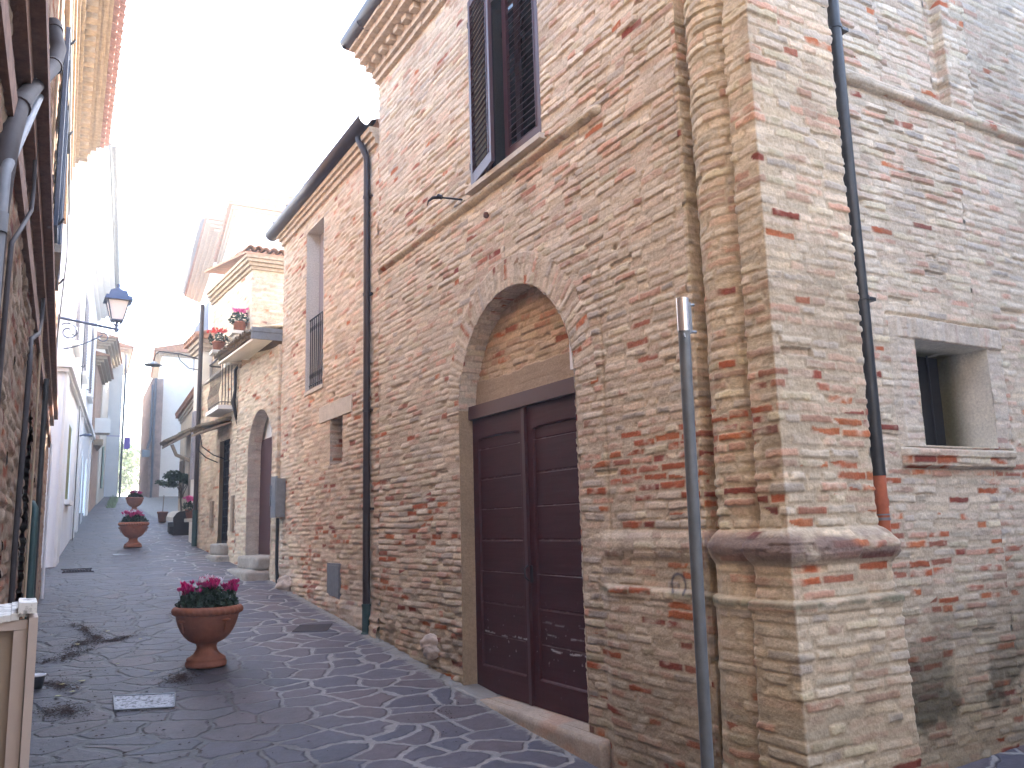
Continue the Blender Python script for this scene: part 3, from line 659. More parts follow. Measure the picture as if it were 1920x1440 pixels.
# ---- shuttered window
skin('window_reveal', [(W, 7.31, 4.93), (W, 7.31, 7.05), (W, 5.97, 7.05), (W, 5.97, 4.93)], (-1, 0), .24, lambda D, L: (0 * D, np.ones(D.shape + (3,)) * np.array((.5, .42, .33))), H1, MT['brick'], res=.04)
win = sub('window', H1)
def shutter(name, hinge, d, width, z0, z1, m, parent, slats=28, th=.035, nn=None):
    """louvred leaf from hinge (x,y) along unit d; outward normal nn"""
    d = np.array([d[0], d[1], 0.]); d /= np.linalg.norm(d); n = np.array(nn if nn else [-1, 0, 0], float); n = n - d * np.dot(n, d); n /= np.linalg.norm(n); up = np.array([0, 0, 1.])
    o = np.array([hinge[0], hinge[1], z0]); mb = MB(); s_ = .07
    mb.obox(o, d, up, n, s_, z1 - z0, th); mb.obox(o + d * (width - s_), d, up, n, s_, z1 - z0, th)
    mb.obox(o + d * s_, d, up, n, width - 2 * s_, .12, th - .003); mb.obox(o + d * s_ + up * (z1 - z0 - .09), d, up, n, width - 2 * s_, .09, th - .003)
    # thin raised beading round the louvres
    for q in (s_, width - s_ - .012): mb.obox(o + d * q + up * .12 + n * (th - .003), d, up, n, .012, z1 - z0 - .21, .010)
    H = z1 - z0 - .21; ns = slats; tl = R_(42); sv = up * math.cos(tl) - n * math.sin(tl) * 1.0; sv2 = np.cross(d, sv)
    for k in range(ns):
        b = o + up * (.12 + H * (k + .1) / ns) + d * s_ + n * (th - .004); mb.obox(b, d, sv, sv2, width - 2 * s_, H / ns * .85, .007)
    return mb.build(name, m, parent)
ZT = 7.03
shutter('shutter', (W + .035, 5.985), (0, 1), .655, 4.955, ZT, MT['shutter'], win)
a_ = R_(10); shutter('shutter', (W + .0, 7.295), (-math.sin(a_), -math.cos(a_)), .655, 4.955, ZT, MT['shutter'], win)
for zz in (5.15, 6.75):
    mb = MB(); mb.box((W - .03, 7.27, zz), (W + .02, 7.33, zz + .06)); mb.build('hinge', MT['iron'], win)
mb = MB(); mb.box((W + .16, 5.97, 4.94), (W + .19, 6.03, 7.05)); mb.box((W + .16, 7.25, 4.94), (W + .19, 7.31, 7.05)); mb.box((W + .16, 6.60, 4.94), (W + .19, 6.68, 7.05)); mb.build('window_frame', MT['shutter'], win)
mb = MB(); mb.box((W + .20, 5.95, 4.94), (W + .205, 7.33, 7.05)); mb.build('pane', MT['glass'], win)
def surf_sill(A, B): return .003 * (fb(A * 9, B * 30, 1) - .5), np.ones(A.shape + (3,)) * np.array((.50, .43, .33)) * (.8 + .4 * fb(A * 8, B * 20, 3))[..., None]
mb = MB(); mb.box((W - .075, 5.90, 4.885), (W + .2, 7.36, 4.935)); mb.build('sill', MT['pale_stone'], win)
# ---- little deep window in the side wall
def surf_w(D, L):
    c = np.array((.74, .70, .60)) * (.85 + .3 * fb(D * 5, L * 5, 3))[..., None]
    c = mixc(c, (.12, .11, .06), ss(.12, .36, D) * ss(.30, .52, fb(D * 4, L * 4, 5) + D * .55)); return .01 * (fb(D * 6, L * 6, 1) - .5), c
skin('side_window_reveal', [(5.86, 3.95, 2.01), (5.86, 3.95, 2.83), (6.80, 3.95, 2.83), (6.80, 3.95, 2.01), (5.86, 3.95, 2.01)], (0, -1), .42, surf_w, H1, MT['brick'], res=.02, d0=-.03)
mb = MB(); mb.box((5.8, 4.36, 1.95), (6.9, 4.40, 2.9)); mb.build('side_window_pane', MT['dark'], H1)
mb = MB()
for k in range(4): mb.tube([(6.0 + k * .2, 4.32, 2.0), (6.0 + k * .2, 4.32, 2.84)], .009, 6)
mb.build('window_bars', MT['iron'], H1)
psil = Path([(5.60, 3.95), (7.04, 3.95)])
def surf_sl(S, Z):
    h, c = bricks(S, Z, 12, ph=.075, red=np.where(Z < 1.93, .5, .12), wash=.42, deep=.8); t = np.clip((Z - 1.85) / .15, 0, 1)
    return h + (.045 + .015 * (Z > 1.93)) * ss(0, .08, t) * ss(1.0, .9, t) * ss(0, .03, S) * ss(1.44, 1.40, S), c
join_meshes('side_window_sill', sheet(psil, 0, 1.44, 1.845, 2.02, surf_sl), MT['brick'], H1)
# ---- downpipe in the side corner
mb = MB(); px_, py_ = 5.22, 3.87
mb.tube([(px_, py_, 7.8), (px_, py_, 6), (px_ - .005, py_, 4), (px_ + .005, py_, 3), (px_, py_, 1.78)], .046, 14)
dp = mb.build('downpipe', MT['blackpipe'], H1)
mb = MB(); mb.tube([(px_, py_, 1.78), (px_, py_, 1.37)], .043, 14); mb.tube([(px_, py_, 1.62), (px_, py_, 1.57)], .048, 14); mb.build('clay_pipe_end', MT['terrapipe'], dp)
for zz in (3.05, 5.2):
    mb = MB(); mb.tube([(px_, py_, zz), (px_, py_, zz + .03)], .054, 14); mb.box((px_ + .03, py_ - .03, zz + .002), (px_ + .12, py_ + .08, zz + .028)); mb.build('pipe_clamp', MT['blackpipe'], dp)
mb = MB(); mb.tube([(px_, py_, 1.47), (px_, py_, 1.49)], .047, 14); mb.tube([(px_, py_, 1.505), (px_, py_, 1.515)], .047, 14); mb.build('pipe_clamp', MT['galv'], dp)
# iron bracket, rusty bolt, projecting stone
hk = MB(); hk.tube([(W + .03, 7.52, 4.90), (W - .10, 7.62, 4.93), (W - .20, 7.70, 4.955)], .011, 8); hk.tube([(W - .20, 7.70, 4.955), (W - .26, 7.74, 4.955), (W - .30, 7.77, 4.92), (W - .31, 7.78, 4.87)], [.02, .018, .012, .006], 8)
hk.tube([(W - .185, 7.68, 4.95), (W - .22, 7.71, 4.97)], .026, 8)
hk = hk.build('iron_bracket', MT['iron'], None); tag(hk, 'dark iron bracket with a curved tip jutting from the wall left of the brown shutters', 'bracket')
mb = MB(); mb.lathe([(0, .02), (.028, .018), (.034, 0), (.03, -.02)], (0, 0, 0), 12); mb.v = [(W - .012 - z, 7.03 + y, 4.56 + x) for x, y, z in mb.v]; mb.build('rusty_bolt', mat('rust', (.12, .05, .03), .9, noise=.3, nscale=60), H1)
import bmesh
def rock(name, c, r, m, parent, seed=1, sub=3, amp=.35):
    bm = bmesh.new(); bmesh.ops.create_icosphere(bm, subdivisions=sub, radius=1)
    for v in bm.verts:
        p = v.co; k = 1 + amp * (float(fb(np.array(p.x * 1.3 + seed * 3.1 + p.z), np.array(p.y * 1.3 + p.z * 1.7 + seed), seed % 6, 3)) - .5) * 2
        v.co = Vector((c[0] + p.x * r[0] * k, c[1] + p.y * r[1] * k, c[2] + p.z * r[2] * k))
    for f in bm.faces: f.smooth = True
    me = bpy.data.meshes.new(name); bm.to_mesh(me); bm.free(); return link(name, me, m, parent)
rock('projecting_stone', (W - .01, 8.42, .27), (.12, .15, .12), MT['rubble'], H1, 4, 4, .5)

# ================================================================== HOUSE 2
H2 = empty('gutter_house', (W + 2, 12, .5), 'lower brick house with a dark gutter and a tall french window with a low railing', 'house')
P2 = Path([(W - .0, 14.66), (W - .0, 9.97)]); s2 = lambda y: 14.66 - y
def surf2(S, Z):
    Yw = 14.66 - S; gz = .1 * (Yw - 7.9); low_ = ss(2.6, .6, Z - gz * .5)
    n = fb(S * 1.0, Z * 1.6, 5, 3)
    h, c = bricks(S + 40, Z, 2, red=.05 + .30 * ss(.5, .7, n) * ss(4.2, 2.8, Z), wash=np.where(Z > 3.6, .5, .42), deep=1.15, rough=.55 * low_, tint=(1, .98, .97))
    for hy, hz in ((13.95, 4.72), (9.0, 4.2), (14.2, 5.3), (11.0, 5.0), (12.9, 3.55), (11.8, 3.45)):
        q = np.exp(-((np.hypot(Yw - hy, (Z - hz) * 1.3)) / .05) ** 2); h = h - .07 * q
    gr = ss(.4, .6, fb(S * 3, Z * 3, 7, 4)) * ss(.5, .1, Z - gz); c = mixc(c, (.34, .31, .27), .6 * gr); h = h + .05 * ss(.32, .12, Z - gz) 
    return h, c
holes2 = [dict(r=(s2(13.20), s2(12.30), 3.70, 6.36)), dict(r=(s2(11.92), s2(11.36), 2.44, 3.10))]
m2 = sheet(P2, 0, P2.c[-1], -.1, 6.62, surf2, None, holes2, [3.70, 6.36, 2.44, 3.10], [s2(13.20), s2(12.30), s2(11.92), s2(11.36)])
join_meshes('wall', m2, MT['brick'], H2)
mb = MB(); mb.box((W + .01, 14.5, -.1), (11, 14.655, 6.9)); mb.box((W + .5, 10, -.1), (W + .55, 14.5, 6.6)); mb.build('inner_wall', MT['cream_plaster'], H2)
mb = MB(); mb.add([(W - .10, 9.99, 6.90), (W - .10, 14.72, 6.90), (W + 4, 14.72, 8.5), (W + 4, 9.99, 8.5), (W + 8, 9.99, 6.9), (W + 8, 14.72, 6.9)], [(0, 3, 2, 1), (3, 4, 5, 2)])
mb.add([(W, 14.70, 6.7), (W + 4, 14.70, 8.5), (W + 8, 14.70, 6.7)], [(0, 1, 2)]); mb.build('roof', MT['tile'], H2)
mb = MB(); mb.box((W - .05, 9.985, 6.58), (W + .1, 14.68, 6.66)); mb.box((W - .09, 9.985, 6.662), (W + .1, 14.69, 6.72)); mb.box((W - .13, 9.985, 6.722), (W + .1, 14.70, 6.80)); mb.build('cornice', MT['eave_pale'], H2)
mb = MB(); mb.halftube((W - .15, 10.0, 6.93), (W - .15, 14.95, 6.88), .125, -1, 14); mb.box((W - .24, 14.94, 6.84), (W - .04, 14.955, 6.875))
for y in (10.6, 11.6, 12.6, 13.6, 14.5): mb.tube([(W - .245, y, 6.93), (W - .25, y, 6.95), (W - .235, y, 6.96)], .012, 6)
mb.tube([(W - .14, 14.93, 6.87), (W - .14, 14.955, 6.87)], .10, 14)
mb.build('gutter', MT['copper'], H2)
mb = MB(); yp = 10.28
mb.tube([(W - .14, yp + .1, 6.84), (W - .14, yp + .08, 6.74), (W - .11, yp + .02, 6.62), (W - .06, yp - .0, 6.5), (W - .055, yp, 6.38), (W - .055, yp, 4), (W - .055, yp, 2.3)], .045, 14)
mb.tube([(W - .055, yp, 2.3), (W - .055, yp, .58)], .047, 14)
dp = mb.build('downpipe', MT['copper'], H2)
mb = MB(); mb.tube([(W - .055, yp, .58), (W - .055, yp, .25)], .052, 14); mb.tube([(W - .055, yp, .60), (W - .055, yp, .57)], .058, 14); mb.tube([(W - .055, yp, .25), (W - .10, yp, .20)], .05, 12); mb.build('pipe_foot', MT['green_pipe'], dp)
for zz in (5.9, 4.55, 3.0, 1.75):
    mb = MB(); mb.tube([(W - .055, yp, zz), (W - .055, yp, zz + .035)], .053, 14); mb.box((W - .03, yp - .10, zz + .005), (W + .02, yp, zz + .03)); mb.build('pipe_clamp', MT['copper'], dp)
# french window
skin('window_reveal', [(W, 13.20, 3.70), (W, 13.20, 6.36), (W, 12.30, 6.36), (W, 12.30, 3.70)], (-1, 0), .30, lambda D, L: (0 * D, np.ones(D.shape + (3,)) * np.array((.60, .56, .50)) * (.9 + .2 * fb(D * 4, L * 2, 1))[..., None]), H2, MT['brick'], res=.05)
fw = sub('french_window', H2)
mb = MB(); mb.box((W + .20, 12.28, 3.68), (W + .24, 12.75, 6.38)); mb.box((W + .205, 12.76, 3.68), (W + .24, 13.22, 6.38)); mb.build('shutter', MT['grey_shutter'], fw)
mb = MB(); mb.tube([(W + .06, 12.30, 4.88), (W + .06, 13.20, 4.88)], .014, 8); mb.tube([(W + .06, 12.30, 3.80), (W + .06, 13.20, 3.80)], .010, 8)
for k in range(9):
    y = 12.34 + k * .102; mb.tube([(W + .06, y, 3.72), (W + .06, y, 4.88)], .008, 6)
    for zq in (4.72, 3.95): mb.tube([(W + .06, y + .03 * math.cos(a), zq + .05 * math.sin(a)) for a in np.linspace(0, 6.28, 9)], .005, 5)
mb.build('railing', MT['iron'], fw)
mb = MB(); mb.box((W - .02, 12.28, 3.64), (W + .3, 13.22, 3.70)); mb.build('sill', MT['pale_stone'], fw)
sw = sub('square_window', H2)
mb = MB(); mb.box((W - .018, 10.97, 3.105), (W + .2, 12.42, 3.34)); mb.build('lintel', MT['pale_stone'], sw)
skin('reveal', [(W, 11.92, 2.44), (W, 11.92, 3.10), (W, 11.36, 3.10), (W, 11.36, 2.44), (W, 11.92, 2.44)], (-1, 0), .35, lambda D, L: bricks(D, L, 3, red=np.full(D.shape, .3)), sw, MT['brick'], res=.02)
mb = MB(); mb.box((W + .33, 11.3, 2.4), (W + .34, 12, 3.15)); mb.build('pane', MT['dark'], sw)
mb = MB(); mb.box((W - .01, 11.43, .58), (W + .05, 11.99, 1.06)); mb.box((W - .018, 11.46, .61), (W - .0101, 11.96, 1.03)); mb.build('meter_hatch', MT['galv'], H2)
# electricity box on the wall
bx = empty('meter_box', (W - .1, 14.45, 1.75), 'grey metal meter box with a conduit beneath, on the brick wall beside the arched doorway', 'meter box')
mb = MB(); mb.box((W - .14, 14.28, 1.76), (W + .0, 14.60, 2.40)); mb.build('box', MT['galv'], bx)
mb = MB(); mb.box((W - .16, 14.26, 1.75), (W - .141, 14.62, 2.44)); mb.box((W - .17, 14.29, 1.78), (W - .1601, 14.32, 2.40)); mb.box((W - .18, 14.585, 1.95), (W - .1602, 14.605, 2.3)); mb.build('lid', MT['galv'], bx)
mb = MB(); mb.tube([(W - .09, 14.42, 1.74), (W - .09, 14.42, 1.0), (W - .07, 14.42, .68)], .028, 10); mb.build('conduit', MT['blackpipe'], bx)
rock('base_lump', (W - .02, 14.0, .66), (.16, .30, .16), MT['rubble'], H2, 2, 4, .5)

# ================================================================== HOUSE 3 / 4 (arched doorway, canopy, balcony)
H3 = empty('canopy_house', (4.5, 16, .9), 'low brick house with a deep arched doorway, stone steps and a tiled lean-to roof', 'house')
P3 = Path([(3.68, 17.2), (3.81, 14.66), (3.875, 14.655)])
L3 = P3.c[1]; s3 = lambda y: (17.2 - y) * L3 / (17.2 - 14.66)
def surf3(S, Z):
    n = fb(S * 1.2, Z * 1.6, 4, 3)
    h, c = bricks(S + 80, Z, 4, red=.04 + .1 * ss(.5, .7, n), wash=.6, deep=1.0, rough=.45, tint=(1.02, 1.0, .96)); return h, c
ho = [dict(r=(s3(16.42), s3(14.92), 1.10, 2.95), arch=.80)]
join_meshes('wall', sheet(P3, 0, P3.c[-1], .3, 4.78, surf3, None, ho, [1.10, 2.95], [s3(16.42), s3(14.92)]), MT['brick'], H3)
cy3, rx3 = (16.42 + 14.92) / 2, .75; X3 = lambda y: 3.81 - (y - 14.66) * .13 / 2.54
o3 = [(X3(16.42), 16.42, 1.10)] + [(X3(cy3 + rx3 * math.cos(a)), cy3 + rx3 * math.cos(a), 2.95 + .80 * math.sin(a)) for a in np.linspace(0, math.pi, 30)] + [(X3(14.92), 14.92, 1.10)]
def sr3(D, L):
    h, c = bricks(D, L, 7, wash=.7, deep=.8, red=np.full(D.shape, .03)); return h, mixc(c, (.55, .52, .50), np.full(D.shape, .35))
skin('door_reveal', o3, (-.998, -.05), .24, sr3, H3, MT['brick'], res=.03)
mb = MB(); mb.box((X3(15.6) + .20, 14.85, 1.1), (X3(15.6) + .25, 16.50, 3.25)); mb.build('door', MT['shutter'], H3)
mb = MB(); mb.box((X3(15.6) + .255, 14.80, 1.0), (X3(15.6) + .30, 16.5, 3.85)); mb.build('back_panel', MT['grey_plaster'], H3)
for i_, (a, b) in enumerate((((3.36, 14.95, .58), (3.90, 16.55, .88)), ((3.55, 14.97, .86), (4.15, 16.45, 1.11)))): worn_block('stone_step', a, b, MT['stone'], H3, seed=i_)
mb = MB(); mb.box((3.95, 14.67, .5), (9, 14.72, 4.9)); mb.box((3.72, 17.12, .5), (9, 17.18, 4.95)); mb.box((4.16, 14.74, .5), (9, 17.1, 4.75)); mb.build('inner_wall', MT['tan_plaster'], H3)
# lean-to canopy
def tiled(name, p00, p10, dslope, n, m, parent, r=.075, lift=.03, rows=4, over=True):
    """curved tiles: eave from p00 to p10, dslope vector up the roof"""
    p00, p10, ds_ = map(lambda q: np.array(q, float), (p00, p10, dslope)); mb = MB(); e = (p10 - p00); pitch = 1 / n
    for k in range(n):
        b = p00 + e * (k + .5) * pitch
        for q in range(rows):
            j = np.array([random.uniform(-.012, .012), random.uniform(-.012, .012), lift - .0 + random.uniform(0, .01)])
            mb.halftube(b + ds_ * (q / rows) - ds_ / np.linalg.norm(ds_) * .03 + j + [0, 0, .015], b + ds_ * ((q + 1) / rows) + j - [0, 0, .005], r * random.uniform(.92, 1.05), 1, 7, .012)
        if k < n - 1:
            b = p00 + e * (k + 1) * pitch
            mb.halftube(b + [0, 0, lift + .02], b + ds_ + [0, 0, lift + .02], r * .9, -1, 6, .010)
    return mb.build(name, m, parent)
mb = MB(); mb.add([(3.35, 14.70, 4.82), (3.30, 17.35, 4.86), (3.90, 17.35, 5.02), (3.90, 14.70, 5.02), (3.35, 14.70, 4.86), (3.30, 17.35, 4.90), (3.90, 17.35, 5.06), (3.90, 14.70, 5.06)], [(0, 3, 2, 1), (4, 5, 6, 7), (0, 1, 5, 4), (1, 2, 6, 5), (3, 0, 4, 7)])
mb.build('canopy_soffit', MT['cream_plaster'], H3)
tiled('canopy_roof', (3.30, 14.78, 4.90), (3.26, 17.35, 4.93), (3.0, 0, .95), 17, MT['oldtile'], H3, r=.085)
mb = MB(); mb.box((3.33, 14.675, 4.85), (3.95, 14.72, 5.06)); mb.box((3.30, 14.66, 4.98), (3.95, 14.74, 5.0)); mb.build('flashing', MT['galv'], H3)

H4 = empty('balcony_house', (4.5, 18.8, 1.1), 'pale brick house with flower pots on ledges, an iron balcony and a grilled door', 'house')
P4 = Path([(3.50, 20.35), (3.68, 17.2)]); L4 = P4.c[-1]; s4 = lambda y: (20.35 - y) * L4 / 3.15; X4 = lambda y: 3.68 - (y - 17.2) * .18 / 3.15
def surf4(S, Z):
    h, c = bricks(S + 120, Z, 5, red=np.full(S.shape, .05), wash=.6, deep=.8, rough=.25); return h, c * np.array((1.02, 1, .95))
ho = [dict(r=(s4(18.50), s4(17.72), 1.32, 3.42))]
join_meshes('wall', sheet(P4, 0, L4, .5, 4.9, surf4, None, ho, [1.32, 3.42, 4.02], [s4(18.50), s4(17.72), s4(18.55), s4(17.85)]), MT['brick'], H4)
P4u = Path([(3.72, 20.35), (3.90, 17.2), (9, 17.2)]); L4u = P4u.c[1]
ho = [dict(r=(L4u - 1.35, L4u - .65, 4.9, 6.0))]
join_meshes('upper_wall', sheet(P4u, 0, P4u.c[-1] - .01, 4.9, 6.9, surf4, None, ho, [6.0], [L4u - 1.35, L4u - .65]), MT['brick'], H4)
mb = MB(); mb.box((4.05, 17.3, .5), (4.1, 20.3, 6.9)); mb.build('inner_wall', MT['dark'], H4); mb = MB(); mb.box((3.53, 20.30, .5), (9, 20.345, 4.9)); mb.box((3.75, 20.30, 4.901), (9, 20.34, 7.2)); mb.build('end_wall', MT['cream_plaster'], H4)
mb = MB(); mb.box((3.5, 17.22, 4.88), (4.2, 20.34, 4.93)); mb.build('ledge', MT['pale_stone'], H4)
mb = MB()
for k, (zz, o) in enumerate(((6.88, .04), (6.95, .09), (7.02, .14), (7.09, .17))):
    x_ = 3.90 - o; mb.obox((3.90 - o, 17.2 - o, zz), (-.057, .998, 0), (0, 0, 1), (1, 0, 0), 3.3, .066, .4); mb.box((3.90 - o + .003, 17.197 - o, zz + .001), (9, 17.5, zz + .065))
mb.build('cornice', MT['eave_brick'], H4)
tiled('roof', (3.72, 17.02, 7.20), (8.5, 17.02, 7.20), (0, 3.3, .5), 30, MT['tile'], H4, r=.09)
mb = MB(); mb.add([(3.70, 17.02, 7.15), (8.6, 17.02, 7.15), (8.6, 20.4, 7.66), (3.5, 20.4, 7.66), (3.70, 17.02, 7.2), (8.6, 17.02, 7.2), (8.6, 20.4, 7.71), (3.5, 20.4, 7.71)], [(0, 3, 2, 1), (4, 5, 6, 7), (0, 1, 5, 4), (3, 0, 4, 7)]); mb.build('roof_deck', MT['tile'], H4)
# grilled door and steps
gd = sub('grilled_door', H4)
mb = MB(); mb.box((3.80, 17.70, 1.3), (3.84, 18.52, 3.45)); mb.build('door_leaf', MT['shutter'], gd)
mb = MB()
for k in range(5): mb.tube([(3.70, 17.78 + k * .165, 1.34), (3.70, 17.78 + k * .165, 3.38)], .010, 6)
for k in range(13): mb.tube([(3.70, 17.74, 1.36 + k * .165), (3.70, 18.48, 1.36 + k * .165)], .010, 6)
mb.build('grille', MT['iron'], gd)
for i_, (a, b) in enumerate((((3.35, 17.55, .85), (3.8, 18.45, 1.10)), ((3.45, 17.65, 1.08), (3.9, 18.52, 1.32)))): worn_block('stone_step', a, b, MT['stone'], H4, seed=i_ + 5)
# balcony
bc = sub('balcony', H4)
mb = MB(); mb.box((3.32, 17.35, 3.97), (3.72, 18.65, 4.05)); mb.build('slab', MT['grey_plaster'], bc)
mb = MB()
rail = [(3.62, 17.40, 5.05), (3.40, 17.40, 5.05), (3.36, 17.5, 5.05), (3.35, 18.5, 5.05), (3.40, 18.6, 5.05), (3.6, 18.6, 5.05)]
mb.tube(rail, .016, 8); mb.tube([(x, y, 4.12) for x, y, z in rail], .010, 6)
for k in range(12):
    y = 17.45 + k * .10; mb.tube([(3.36, y, 4.05), (3.335, y, 4.3), (3.38, y, 4.55), (3.36, y, 5.05)], .006, 6)
for k in range(4):
    x = 3.40 + k * .06; mb.tube([(x, 17.40, 4.06), (x, 17.375, 4.3), (x, 17.42, 4.55), (x, 17.4, 5.05)], .009, 6)
mb.build('railing', MT['iron'], bc)
mb = MB(); mb.tube([(3.70, 17.30, 4.9), (3.62, 17.28, 4.75), (3.63, 17.27, 4.35), (3.60, 17.27, 4.1), (3.66, 17.27, 3.8), (3.70, 17.27, 3.6)], [.015, .035, .03, .045, .03, .01], 8); mb.build('bracket', MT['iron'], bc)
# porch roof over the grilled door
pr = sub('porch_roof', H4)
tiled('tiles', (3.10, 17.65, 3.58), (3.07, 18.75, 3.60), (.58, 0, .20), 7, MT['oldtile'], pr, r=.08, rows=2)
mb = MB(); mb.add([(3.10, 17.62, 3.52), (3.07, 18.76, 3.54), (3.62, 18.76, 3.74), (3.68, 17.62, 3.74), (3.10, 17.62, 3.56), (3.07, 18.76, 3.58), (3.62, 18.76, 3.78), (3.68, 17.62, 3.78)], [(0, 3, 2, 1), (4, 5, 6, 7), (0, 1, 5, 4), (1, 2, 6, 5), (3, 0, 4, 7)]); mb.build('boarding', MT['wood'], pr)
mb = MB(); mb.tube([(3.08, 17.8, 3.48), (3.12, 17.8, 3.25), (3.35, 17.8, 3.08), (3.66, 17.8, 2.98)], .012, 6); mb.build('stay', MT['iron'], pr); mb = MB(); mb.tube([(3.14, 18.65, 3.52), (3.17, 18.65, 3.28), (3.36, 18.65, 3.1), (3.60, 18.65, 3.0)], .012, 6); mb.build('stay', MT['iron'], pr)
mb = MB(); mb.tube([(3.44, 20.18, 6.8), (3.44, 20.18, 2.05)], .05, 10); dpp = mb.build('downpipe', MT['copper'], H4)
mb = MB(); mb.tube([(3.44, 20.18, 2.05), (3.44, 20.18, 1.25)], .058, 10); mb.build('pipe_foot', MT['green_pipe'], dpp)
mb = MB(); mb.box((X4(17.4) - .03, 17.28, 1.55), (X4(17.4) + .02, 17.46, 2.25)); mb.build('wall_hatch', MT['wood'], H4)
mb = MB(); mb.box((X4(19) - .03, 18.85, 1.65), (X4(19) + .02, 19.1, 2.2)); mb.build('wall_hatch', MT['wood'], H4)

# ================================================================== generic plain far house
def far_house(name, label, pts, z0, z1, m, group=None, eave=None, holes=()):
    """pts: footprint polygon (counter-clockwise or not), walls z0..z1"""
    cx = sum(p[0] for p in pts) / len(pts); cy = sum(p[1] for p in pts) / len(pts)
    h = empty(name, (cx, cy, z0), label, 'house', group); mb = MB(); n = len(pts)
    mb.add([(x, y, z0) for x, y in pts] + [(x, y, z1) for x, y in pts], [(i, (i + 1) % n, n + (i + 1) % n, n + i) for i in range(n)]); mb.build('wall', m, h)
    if eave:
        mo, o, em = eave; mb = MB(); zt = z1
        def grow(d):
            q = []
            for i in range(n):
                a, b, c = np.array(pts[i - 1]), np.array(pts[i]), np.array(pts[(i + 1) % n]); t0 = (b - a) / np.linalg.norm(b - a); t1 = (c - b) / np.linalg.norm(c - b)
                n0 = np.array([t0[1], -t0[0]]); n1 = np.array([t1[1], -t1[0]]); q.append(b + (n0 + n1) / (1 + n0 @ n1) * d)
            return q
        for k in range(mo):
            q = grow(o * (k + 1) / mo); mb.add([(x, y, zt) for x, y in q] + [(x, y, zt + .09) for x, y in q], [(i, (i + 1) % n, n + (i + 1) % n, n + i) for i in range(n)] + [tuple(range(n))[::-1], tuple(range(n, 2 * n))]); zt += .092
        mb.build('eave', em, h); q = grow(o + .08); mb = MB(); m0, m1 = (q[0] + q[1]) / 2, (q[2] + q[3]) / 2; rz_ = zt + .05 + np.linalg.norm(q[1] - q[0]) * .12
        mb.add([(x, y, zt) for x, y in q] + [(x, y, zt + .05) for x, y in q] + [(*m0, rz_), (*m1, rz_)], [(0, 3, 2, 1)] + [(i, (i + 1) % 4, 4 + (i + 1) % 4, 4 + i) for i in range(4)] + [(7, 4, 8, 9), (5, 6, 9, 8), (4, 5, 8), (6, 7, 9)])
        L = np.linalg.norm(q[3] - q[0]); d_ = (q[3] - q[0]) / L; k = .12
        while k < L:
            p = q[0] + d_ * k; e_ = m0 + (m1 - m0) * (k / L); mb.halftube((p[0], p[1], zt + .06), (e_[0], e_[1], rz_ + .02), .09, 1, 6, .015); k += .24
        mb.build('roof', MT['tile'], h)
    return h
def win_part(parent, x, y0, y1, z0, z1, side, m, name='shutter', th=.05, slats=True):
    """louvred shutter pair flat on a street-facing wall; side=+1 faces +x"""
    mb = MB(); xa, xb = (x, x + th * side) if side > 0 else (x + th * side, x)
    mb.box((xa, y0, z0), (xb, (y0 + y1) / 2 - .01, z1)); mb.box((xa, (y0 + y1) / 2 + .01, z0), (xb, y1, z1))
    if slats:
        z = z0 + .1
        while z < z1 - .1: mb.box((xa - (.012 if side < 0 else -th), y0 + .06, z), (xb + (.012 if side > 0 else -th), y1 - .06, z + .025)); z += .07
    return mb.build(name, m, parent)
H5 = far_house('beige_house', 'beige rendered house with a brown moulded cornice, just beyond the pale brick balcony house', [(3.54, 20.42), (9, 20.42), (9, 21.4), (3.52, 21.4)], .8, 5.75, MT['cream_plaster'], eave=(3, .15, MT['eave_pale']))
win_part(H5, 3.53, 20.95, 21.3, 2.8, 4.4, -1, MT['grey_shutter'])
mb = MB(); mb.box((3.36, 20.75, 1.80), (3.54, 21.1, 1.88)); mb.build('niche_shelf', MT['pale_stone'], H5)
H6 = far_house('tan_house', 'low tan house with a tiled porch roof on a timber bracket, behind the umbrella tree', [(3.85, 21.5), (4.9, 21.5), (4.9, 28.4), (4.32, 28.4)], 1.0, 5.0, mat('tan_wall', (.62, .50, .36), .9, noise=.15, nscale=3), eave=(2, .08, MT['eave_pale']))
pr = sub('porch_roof', H6)
tiled('tiles', (3.46, 25.0, 4.02), (3.50, 26.4, 4.06), (.80, 0, .45), 8, MT['oldtile'], pr, r=.09, rows=2)
mb = MB(); mb.add([(3.48, 24.95, 3.95), (3.52, 26.4, 3.99), (4.25, 26.4, 4.42), (4.2, 24.95, 4.40), (3.48, 24.95, 4.02), (3.52, 26.4, 4.06), (4.25, 26.4, 4.49), (4.2, 24.95, 4.47)], [(0, 3, 2, 1), (4, 5, 6, 7), (0, 1, 5, 4), (3, 0, 4, 7)]); mb.build('boarding', MT['wood'], pr)
mb = MB(); mb.tube([(3.60, 25.1, 4.0), (3.72, 25.1, 3.72), (4.1, 25.1, 3.55)], .05, 8); mb.build('timber_brace', MT['wood'], pr)
win_part(H6, 4.00, 23.6, 24.4, 2.5, 3.6, -1, MT['wood']); win_part(H6, 4.20, 26.6, 27.3, 2.6, 3.7, -1, MT['wood'])
H8 = far_house('tall_white_house', 'tall white house with an orange roof edge, rising behind the brick houses on the right', [(4.98, 24.2), (14, 24.2), (14, 29.5), (5.6, 29.5)], 3, 10.7, MT['white_plaster'], eave=(2, .14, MT['eave_pale']))
H7 = far_house('white_eaved_house', 'white house with a broad moulded eave running away on the right, highest roof there', [(5.75, 30.2), (13, 30.2), (13, 39.5), (6.65, 39.5)], 2, 12.0, MT['white_plaster'], eave=(4, .6, MT['eave_pale']))
mb = MB(); mb.halftube((4.98, 29.6, 12.45), (5.92, 39.8, 12.45), .09, -1, 8); mb.build('gutter', MT['galv'], H7)
